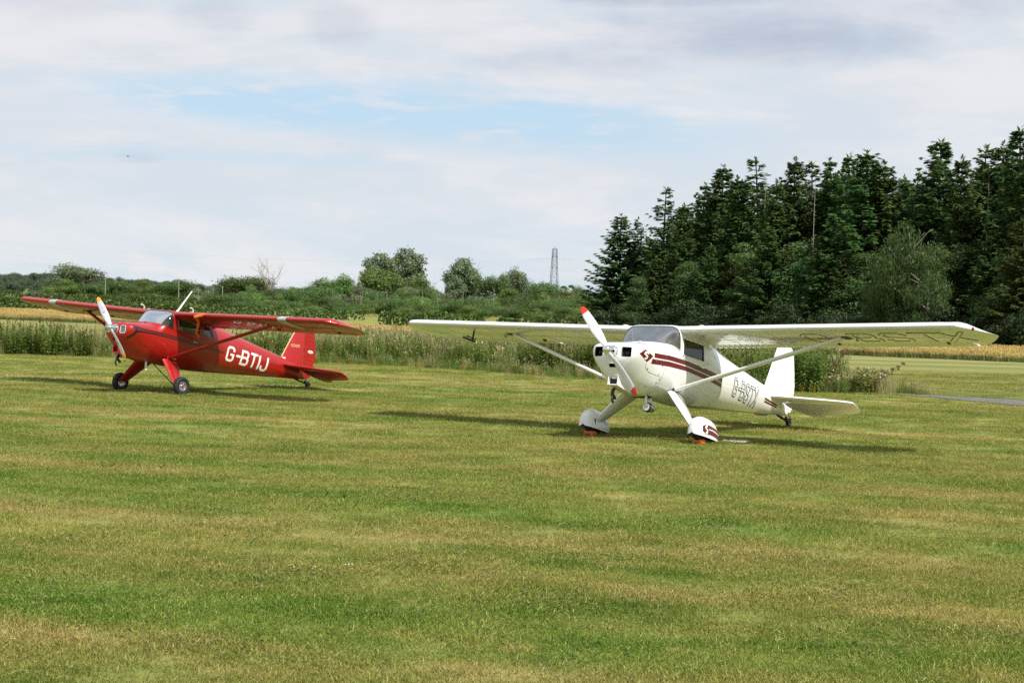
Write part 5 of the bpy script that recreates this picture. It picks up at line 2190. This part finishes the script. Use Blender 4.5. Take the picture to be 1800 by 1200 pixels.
wk = proto_collection('wheat_kinds', [tuft('wheat_tuft', 70, 50, .38, .30, .46, .022, [M['wheat'], M['wheat']], (.018, .10, 1), .22),
                                      tuft('wheat_tuft', 71, 50, .38, .26, .42, .022, [M['wheat_green'], M['wheat']], (.016, .09, 1), .22)])
x, y = poly_points(CROP, 3.0)
ok = np.abs(x / y) < .42
x, y = x[ok], y[ok]
E_ = np.array([(-60, 138), (-34, 121), (15, 87), (23, 81), (48, 62)], float)
dist = np.full(len(x), 1e9)
for i in range(len(E_) - 1):
    a_, b_ = E_[i], E_[i + 1]
    t = np.clip(((x - a_[0]) * (b_ - a_)[0] + (y - a_[1]) * (b_ - a_)[1]) / ((b_ - a_) @ (b_ - a_)), 0, 1)
    dist = np.minimum(dist, np.hypot(x - a_[0] - t * (b_ - a_)[0], y - a_[1] - t * (b_ - a_)[1]))
scatter('wheat_stems', np.stack([x, y, np.zeros(len(x))], 1), rng.uniform(0, 6.28, len(x)), rng.uniform(.8, 1.1, len(x)), (dist < rng.uniform(.5, 2.4, len(x))).astype(int), wk)
# thick fringe along the near edge
s = rng.uniform(0, 1, 1500)
seglen = np.hypot(*(E_[1:] - E_[:-1]).T)
cum = np.concatenate([[0], np.cumsum(seglen)])
q = s * cum[-1]
ex, ey = np.interp(q, cum, E_[:, 0]), np.interp(q, cum, E_[:, 1])
ex, ey = ex + rng.normal(0, .35, 1500), ey + rng.normal(.35, .4, 1500)
scatter('field_edge_grass', np.stack([ex, ey, np.zeros(1500)], 1), rng.uniform(0, 6.28, 1500), rng.uniform(.6, 1.05, 1500), np.ones(1500, int), wk)


# ---- tall weeds between the parking area and the airstrip
def weed_nettle(seed, h, n, mats, leaf=.085, spread=.34, top=None):
    r_ = random.Random(seed)
    lv = Leaves()
    for _ in range(n):
        a, rr = r_.uniform(0, 6.28), spread * math.sqrt(r_.random())
        p = Vector((rr * math.cos(a), rr * math.sin(a), 0))
        H_ = h * r_.uniform(.65, 1.08)
        dr = Vector((r_.gauss(0, .10) + .25 * rr * math.cos(a), r_.gauss(0, .10) + .25 * rr * math.sin(a), 1)).normalized()
        wd = Vector((math.cos(a + 1), math.sin(a + 1), 0)) * .010
        lv.quad(p - wd, p + wd, p + dr * H_ + wd * .4, p + dr * H_ - wd * .4, 0)
        z, b = .10 * H_, r_.uniform(0, 3)
        while z < H_:
            s = 1 - .45 * (z / H_) ** 2
            for k in range(2):
                an = b + math.pi * k + r_.gauss(0, .3)
                out = Vector((math.cos(an), math.sin(an), r_.uniform(-.45, .35))).normalized()
                L = leaf * s * r_.uniform(.7, 1.4)
                sd = out.cross(Vector((0, 0, 1))).normalized() * L * .30
                q0 = p + dr * z
                lv.quad(q0, q0 + out * L * .5 + sd, q0 + out * L + Vector((0, 0, -.2 * L)), q0 + out * L * .5 - sd, 0 if r_.random() > .06 else 1)
            z += .045 * r_.uniform(.8, 1.4)
            b += 1.57
        if top is not None:
            for k in range(top[0]):
                an = r_.uniform(0, 6.28)
                out = Vector((math.cos(an) * .5, math.sin(an) * .5, 1)).normalized()
                q0 = p + dr * H_ * r_.uniform(.78, 1.0)
                L = top[1] * r_.uniform(.6, 1.3)
                sd = out.cross(Vector((.3, .2, 1))).normalized() * L * .16
                lv.quad(q0, q0 + out * L * .5 + sd, q0 + out * L, q0 + out * L * .5 - sd, 2)
    return bpy.data.objects.new('weed', lv.mesh('weed', mats))


W0 = [M['nettle'], M['yellow'], M['seed_brown']]
W1 = [M['weed_olive'], M['yellow'], M['straw']]
wd_kinds = [
    weed_nettle(1, 1.00, 12, W0, .085),                                                    # 0 nettles
    weed_nettle(2, 1.10, 10, W0, .11, .34, (3, .10)),                                      # 1 nettles with seed heads
    weed_nettle(3, .95, 12, W1, .08, .36, (5, .13)),                                       # 2 olive weed
    tuft('weed_tuft', 4, 70, .40, .65, 1.15, .013, [M['straw'], M['straw']], (.014, .13, 1), .16),       # 3 dry tall grass
    tuft('weed_tuft', 5, 80, .40, .35, .75, .013, [M['nettle'], M['weed_olive']], (.006, .08, 1), .30),   # 4 green tall grass
    weed_nettle(6, 1.05, 7, [M['weed_olive'], M['seed_brown'], M['seed_brown']], .09, .30, (8, .14)),   # 5 docks gone to seed
    weed_nettle(7, .75, 10, [M['yellow'], M['weed_olive'], M['straw']], .075, .32, (4, .10)),            # 6 yellowing plants
    weed_nettle(8, .90, 9, [M['weed_olive'], M['nettle'], M['flower']], .08, .34, (3, .05)),             # 7 white flowers
]
for i, o in enumerate(wd_kinds):
    o.name = 'weed_kind_%02d' % i
wc_ = proto_collection('weed_kinds', wd_kinds)
WEED = [(-30, 61), (-16, 57.4), (-4.3, 57.2), (1.6, 51.6), (7.2, 46.1), (8.3, 46.6), (8.9, 49.0), (2.8, 57.0), (-4, 63.5), (-16, 63.8), (-31, 67)]
x, y = poly_points(WEED, 9.0)
Fe = np.array([(-30, 61), (-16, 57.4), (-4.3, 57.2), (1.6, 51.6), (7.2, 46.1), (8.3, 46.6)], float)
dist = np.full(len(x), 1e9)
for i in range(len(Fe) - 1):
    a_, b_ = Fe[i], Fe[i + 1]
    t = np.clip(((x - a_[0]) * (b_ - a_)[0] + (y - a_[1]) * (b_ - a_)[1]) / ((b_ - a_) @ (b_ - a_)), 0, 1)
    dist = np.minimum(dist, np.hypot(x - a_[0] - t * (b_ - a_)[0], y - a_[1] - t * (b_ - a_)[1]))
vi, scl = [], []
for xx, yy, dd in zip(x, y, dist):
    left = xx < -8.5
    patch_ = math.sin(xx * 1.3 + 2) + math.sin(xx * .47 + yy * .3)
    if dd < .7:
        w_ = [2, 0, 1.5, .6, 6, 0, .3, .1]
        s0 = .58
    elif left:
        w_ = [5, 4, 1, .6, .6, .8, .5, .1] if dd < 2.0 and patch_ > -1.0 else [.2, .2, 1.0, 4, 4, .1, .2, .1]
        s0 = .86 if dd < 2.0 else .66
    elif xx < 0.5:
        w_ = [5, 2, 4, .5, 1.5, .2, .8, .4] if dd < 2.6 else [.6, .8, 2.0, 5, 2, .2, .2, .4]
        s0 = .90 if dd < 2.6 else .92
    else:
        w_ = [4, 2.5, 3.0, .6, 1.5, .3, .4, .3]
        s0 = 1.02
    w_ = np.array(w_)
    vi.append(rng.choice(8, p=w_ / w_.sum()))
    scl.append(s0 * rng.uniform(.66, 1.22))
scatter('tall_weeds', np.stack([x, y, np.zeros(len(x))], 1), rng.uniform(0, 6.28, len(x)), scl, vi, wc_)
# grass growing up round the path end
VERGE = [(7.4, 46.0), (9.0, 45.6), (11.0, 46.2), (10.6, 47.8), (8.6, 49.2)]
x, y = poly_points(VERGE, 14)
scatter('verge_grass', np.stack([x, y, np.zeros(len(x))], 1), rng.uniform(0, 6.28, len(x)), np.interp(x, [7.4, 9.4, 11], [.62, .5, .22]) * rng.uniform(.6, 1.2, len(x)), rng.choice([3, 4, 4, 2], len(x)), wc_)


def plant(name, label, cat, group, x, y, me, sc, rz=0):
    o = link(name, me, None, (x, y, 0))
    o.scale = (sc, sc, sc)
    o.rotation_euler = (0, 0, rz)
    return tag(o, label, cat, group)


d = 46.0
big = weed_nettle(81, 1.25, 90, [M['nettle'], M['nettle'], M['nettle']], .10, .50)
plant('nettle_bush', 'tall bright green leafy bush right behind the white aeroplane rudder', 'bush', 'plants at the end of the weed strip', at(1412, d), d, big.data, 1.0)
br = random.Random(90)
mb = MB()
lv = Leaves()
for k in range(26):
    a = br.uniform(0, 6.28)
    p = Vector((br.gauss(0, .25), br.gauss(0, .25), 0))
    dr = Vector((math.cos(a) * .55, math.sin(a) * .45, 1)).normalized()
    L = br.uniform(.5, 1.05)
    pts = [p + dr * L * t + Vector((math.cos(a), math.sin(a), -.8)) * (.35 * L * t * t) for t in np.linspace(0, 1, 7)]
    mb.tube(pts, .006, 3, cap=False)
    for q in pts[1:]:
        for _ in range(5):
            o_ = Vector((br.gauss(0, 1), br.gauss(0, 1), br.gauss(0, .6))).normalized()
            sd = o_.cross(Vector((.1, .3, 1))).normalized() * .03
            lv.quad(q, q + o_ * .05 + sd, q + o_ * .10, q + o_ * .05 - sd, 0)
    for _ in range(2):
        q = pts[br.randint(3, 6)]
        for j in range(4):
            o_ = Vector((br.gauss(0, 1), br.gauss(0, 1), br.gauss(0, 1))).normalized() * .02
            lv.quad(q + o_, q + o_ + Vector((.016, 0, .004)), q + o_ + Vector((.016, 0, .018)), q + o_ + Vector((0, .01, .014)), 1)
o = empty('bramble', (at(1500, 46.3), 46.3, 0))
tag(o, 'arching bramble with small white flowers right of the leafy green bush', 'bramble', 'plants at the end of the weed strip')
link('leaves', lv.mesh('bramble_leaves', [M['weed_olive'], M['flower']]), o)
link('stems', mesh('bramble_stems', mb.v, mb.f, M['seed_brown'], 60), o)
for px, lab, ang in ((1476, 'dark bent dock stalk between the green bush and the flowering bramble', .35), (1545, 'dark leaning stalk sticking out right above the flowering bramble', .85)):
    r2 = random.Random(px)
    mb = MB()
    lv = Leaves()
    pts = [Vector((math.sin(ang) * t * .95 * (1 + t * .3), 0, math.cos(ang) * t * .95 + .12)) for t in np.linspace(0, 1, 9)]
    mb.tube(pts, [.012 * (1 - .07 * i) for i in range(9)], 5)
    for q in pts[4:]:
        for _ in range(22):
            o_ = Vector((r2.gauss(0, 1), r2.gauss(0, 1), r2.gauss(0, 1))).normalized() * r2.uniform(.01, .06)
            lv.quad(q + o_, q + o_ + Vector((.025, 0, .01)), q + o_ + Vector((.02, .01, .035)), q + o_ + Vector((-.01, 0, .02)), 0)
    for _ in range(30):
        q = pts[r2.randint(0, 4)]
        o_ = Vector((r2.gauss(0, 1), r2.gauss(0, 1), r2.gauss(0, .5))).normalized()
        sd = o_.cross(Vector((.1, .3, 1))).normalized() * .03
        lv.quad(q, q + o_ * .06 + sd, q + o_ * .13, q + o_ * .06 - sd, 1)
    o = empty('dock_plant', (at(px, 46.6) - .3, 46.6, 0))
    tag(o, lab, 'weed', 'plants at the end of the weed strip')
    link('stalk', mesh('dock_stalk', mb.v, mb.f, M['seed_brown'], 60), o)
    link('leaves', lv.mesh('dock_leaves', [M['seed_brown'], M['weed_olive']]), o)
nl = [weed_nettle(100 + i, 1.12, 20, W0, .10, .30, (2, .10)).data for i in range(3)]
for i, (px, dd, sc) in enumerate([(6, 57.4, 1.0), (30, 57.0, .92), (62, 57.2, .95), (86, 56.9, 1.02), (112, 57.3, .90), (135, 57.0, .88), (158, 57.2, .80)]):
    plant('nettle_clump', 'tall dark nettle clump left of the red aeroplane nose, %s from the left' % ORD[i], 'nettle', 'tall nettle clumps left of the red aeroplane', at(px, dd), dd, nl[i % 3], sc, i * 1.3)

# ---- mown grass
mg = bpy.data.materials.new('grass_blades')
mg.use_nodes = True
k = N(mg.node_tree)
k.n.clear()
out = k.node('ShaderNodeOutputMaterial')
geo = k.node('ShaderNodeNewGeometry')
rp = geo.outputs['Random Per Island']
c = grass_colour(k, geo.outputs['Position'], 0.0)
hs = k.node('ShaderNodeHueSaturation')
k.put(hs.inputs['Value'], k.m('ADD', .66, k.m('MULTIPLY', rp, 1.05)))
k.put(hs.inputs['Hue'], k.m('ADD', .488, k.m('MULTIPLY', rp, .02)))
k.put(hs.inputs['Color'], c)
c2 = k.mix(k.m('MULTIPLY', k.sstep(rp, .86, .90), .8), hs.outputs[0], (.52, .44, .20))
df = k.node('ShaderNodeBsdfDiffuse')
tl = k.node('ShaderNodeBsdfTranslucent')
k.l.new(c2, df.inputs[0])
k.l.new(c2, tl.inputs[0])
mx = k.node('ShaderNodeMixShader')
mx.inputs[0].default_value = .35
k.l.new(df.outputs[0], mx.inputs[1])
k.l.new(tl.outputs[0], mx.inputs[2])
k.l.new(mx.outputs[0], out.inputs[0])


def leafy(name, seed):
    r_ = random.Random(seed)
    lv = Leaves()
    for _ in range(16):
        a = r_.uniform(0, 6.28)
        c0 = Vector((r_.gauss(0, .09), r_.gauss(0, .09), .01))
        o_ = Vector((math.cos(a), math.sin(a), r_.uniform(.15, .8))).normalized()
        L = r_.uniform(.018, .04)
        sd = o_.cross(Vector((0, 0, 1))).normalized() * L * .35
        lv.quad(c0, c0 + o_ * L * .5 + sd, c0 + o_ * L, c0 + o_ * L * .5 - sd)
    return bpy.data.objects.new(name, lv.mesh(name, [M['hedge']]))


def clippings(name, seed):
    """cut stems lying on the turf"""
    r_ = random.Random(seed)
    lv = Leaves()
    for _ in range(34):
        a, rr = r_.uniform(0, 6.28), .26 * math.sqrt(r_.random())
        p = Vector((rr * math.cos(a), rr * math.sin(a), r_.uniform(.025, .045)))
        b_ = r_.gauss(.3, .9)
        d_ = Vector((math.cos(b_), math.sin(b_), r_.gauss(0, .12))) * r_.uniform(.02, .06)
        w_ = Vector((-d_.y, d_.x, 0)).normalized() * .0035
        lv.quad(p - w_, p + w_, p + d_ + w_ * .5, p + d_ - w_ * .5)
    return bpy.data.objects.new(name, lv.mesh(name, [M['straw']]))


def daisies(name, seed):
    r_ = random.Random(seed)
    lv = Leaves()
    for _ in range(5):
        c0 = Vector((r_.gauss(0, .12), r_.gauss(0, .12), r_.uniform(.03, .055)))
        lv.quad(c0 + Vector((-.005, -.005, 0)), c0 + Vector((.005, -.005, 0)), c0 + Vector((.005, .005, .003)), c0 + Vector((-.005, .005, .003)))
    return bpy.data.objects.new(name, lv.mesh(name, [M['flower']]))


gk = [tuft('grass_kind_0', 200, 110, .24, .016, .042, .0048, [mg], None, .55), tuft('grass_kind_1', 201, 110, .24, .020, .050, .0044, [mg], None, .65),
      tuft('grass_kind_2', 202, 90, .24, .016, .036, .0050, [mg], None, .8), tuft('grass_kind_3', 203, 80, .20, .028, .070, .0042, [mg], None, .5), leafy('grass_kind_4', 204), daisies('grass_kind_5', 205), clippings('grass_kind_6', 206)]
gc = proto_collection('grass_kinds', gk)
gx, gy = [], []
for (d0, d1, dens) in ((7.5, 15, 85), (15, 26, 45), (26, 40, 20), (40, 64, 9)):
    n = int(.70 * (d1 * d1 - d0 * d0) / 2 * dens)
    dd = np.sqrt(rng.uniform(d0 * d0, d1 * d1, n))
    gx.append(dd * rng.uniform(-.35, .35, n))
    gy.append(dd)
gx, gy = np.concatenate(gx), np.concatenate(gy)
ok = ~in_poly(gx, gy, WEED) & ~in_poly(gx, gy, [(9.5, 46.4), (11.75, 41.7), (18.5, 31.0), (21.0, 32.4), (12.7, 44.5), (10.3, 46.2)])
gx, gy = gx[ok], gy[ok]
n = len(gx)
scatter('lawn_grass', np.stack([gx, gy, np.zeros(n)], 1), rng.uniform(0, 6.28, n), np.clip(1 + .30 * np.sin(gx * 2.1 + 1.3 * np.sin(gy * 1.7)) * np.sin(gy * 2.6 + gx) + rng.normal(0, .22, n), .5, 1.9) * np.interp(gy, [10, 50], [1.0, 1.25]), rng.choice(7, n, p=[.36, .31, .20, .105, .006, .001, .018]), gc)

wx, wy = [], []
for Wm_ in (WM, RM):
    for (lx, ly) in ((GX, GY), (GX, -GY), (TX, 0)):
        p = Wm_ @ Vector((lx, ly, 0))
        for _ in range(26):
            a_, r_ = rng.uniform(0, 6.28), rng.uniform(.02, .42) if ly else rng.uniform(.0, .2)
            wx.append(p.x + r_ * math.cos(a_))
            wy.append(p.y + r_ * math.sin(a_))
n = len(wx)
scatter('grass_at_wheels', np.stack([wx, wy, np.zeros(n)], 1), rng.uniform(0, 6.28, n), rng.uniform(.8, 1.35, n), rng.choice(4, n, p=[.2, .3, .1, .4]), gc)
fx, fy = [], []
for i in range(len(Fe) - 1):
    m = int(np.hypot(*(Fe[i + 1] - Fe[i])) * 16)
    t = rng.uniform(0, 1, m)
    fx += list(Fe[i][0] + (Fe[i + 1][0] - Fe[i][0]) * t + rng.normal(0, .2, m))
    fy += list(Fe[i][1] + (Fe[i + 1][1] - Fe[i][1]) * t - np.abs(rng.normal(0, .45, m)))
n = len(fx)
scatter('strip_foot_grass', np.stack([fx, fy, np.zeros(n)], 1), rng.uniform(0, 6.28, n), rng.uniform(.14, .42, n), rng.choice([3, 4, 4, 2, 6], n), wc_)

# ---- power line
d = 800.0
px = 971
x0 = at(px, d)
h = top_z(px, 437, d)
pyl = empty('pylon', (x0, d, 0), R(14))
tag(pyl, 'steel lattice pylon rising behind the far trees left of the conifers', 'pylon')
mb = MB()
lev = [0, 4.5, 8.5, 12, 15, 17.6, 20, 22.2, 24.2, h]
wid = lambda z: 1.1 * (1 - z / h) + .85
for sx in (-1, 1):
    for sy in (-1, 1):
        leg = MB()
        leg.tube([(sx * wid(z), sy * wid(z), z) for z in lev], .09, 4)
        leg.obj('leg', [M['pylon']], pyl, 30)
lat = MB()
for za, zb in zip(lev[:-1], lev[1:]):
    for s in (-1, 1):
        wa, wb = wid(za), wid(zb)
        for A, B in (((-wa, s * wa, za), (wb, s * wb, zb)), ((wa, s * wa, za), (-wb, s * wb, zb)), ((s * wa, -wa, za), (s * wb, wb, zb)), ((s * wa, wa, za), (s * wb, -wb, zb)),
                     ((-wb, s * wb, zb), (wb, s * wb, zb)), ((s * wb, -wb, zb), (s * wb, wb, zb))):
            lat.tube([A, B], .055, 3, cap=False)
o = lat.obj('lattice', [M['pylon']], pyl, 30)
o['kind'] = 'stuff'
arm_z = [h - 3.6, h - 8.6]
for z in arm_z:
    arm = MB()
    for s in (-1, 1):
        arm.tube([(0, s * wid(z), z), (0, s * 3.6, z + .4)], .12, 4)
        arm.tube([(0, s * wid(z + 1.4), z + 1.4), (0, s * 3.6, z + .4)], .09, 4)
        arm.tube([(0, s * 3.6, z + .4), (0, s * 3.6, z - 1.0)], .10, 5)
    arm.obj('cross_arm', [M['pylon']], pyl, 30)
pk = MB()
pk.tube([(0, 0, h - .5), (0, 0, h + .9)], .12, 4)
pk.obj('peak', [M['pylon']], pyl, 30)
cr, sr = math.cos(R(14)), math.sin(R(14))


def wire(a, b, sag, label, rad=.10):
    a, b = Vector(a), Vector(b)
    pts = []
    for t in np.linspace(0, 1, 41):
        p = a.lerp(b, t)
        p.z -= 4 * sag * t * (1 - t)
        pts.append(p)
    mb = MB()
    mb.tube(pts, rad, 4, cap=False)
    tag(mb.obj('power_cable', [M['wire']], None, 60), label, 'power cable', 'cables of the power line')


# the line runs left towards the camera to the next tower outside the frame, and right behind the conifers
for nm, z, ya, zl in (('upper', arm_z[0] - .6, 454, 409), ('lower', arm_z[1] - .6, 476, 431)):
    for s, wh in ((-1, 'nearer'), (1, 'farther')):
        if nm == 'lower' and s == 1:
            continue
        ax, ay = x0 - s * 3.6 * sr, d + s * 3.6 * cr
        dl = 560.0 + s * 4
        pl = -160
        lz = top_z(pl, zl + (0 if s < 0 else 5), dl)
        wire((ax, ay, z), (at(pl, dl), dl, lz), 4.2 if nm == 'upper' else 4.6, '%s %s power cable sagging left from the pylon across the sky' % (wh, nm), .055)
        wire((ax, ay, z), (ax + 190, ay + 95, z - 1.5), 3.0, '%s %s power cable running from the pylon towards the conifers' % (wh, nm), .055)

# a bird high over the field
mb = MB()
for s in (-1, 1):
    mb.add([(0, -.05, 0), (0, .09, 0), (s * .28, .06, .07), (s * .28, -.03, .07), (s * .58, -.02, .02), (s * .30, .0, .075)], [(0, 1, 2, 3), (3, 2, 4)])
    mb.v[-6:] = [(a, b, c + .0) for a, b, c in mb.v[-6:]]
mb.lathe([(-.20, 0), (-.16, .03), (-.05, .055), (.08, .05), (.18, .02), (.30, .045), (.31, 0)], (0, 0, 0), (0, 1, 0), 10)
o = mb.obj('bird', [M['black']])
o.location = (at(217, 170), 170, top_z(217, 275, 170))
tag(o, 'small dark bird gliding high in the pale sky at upper left', 'bird')
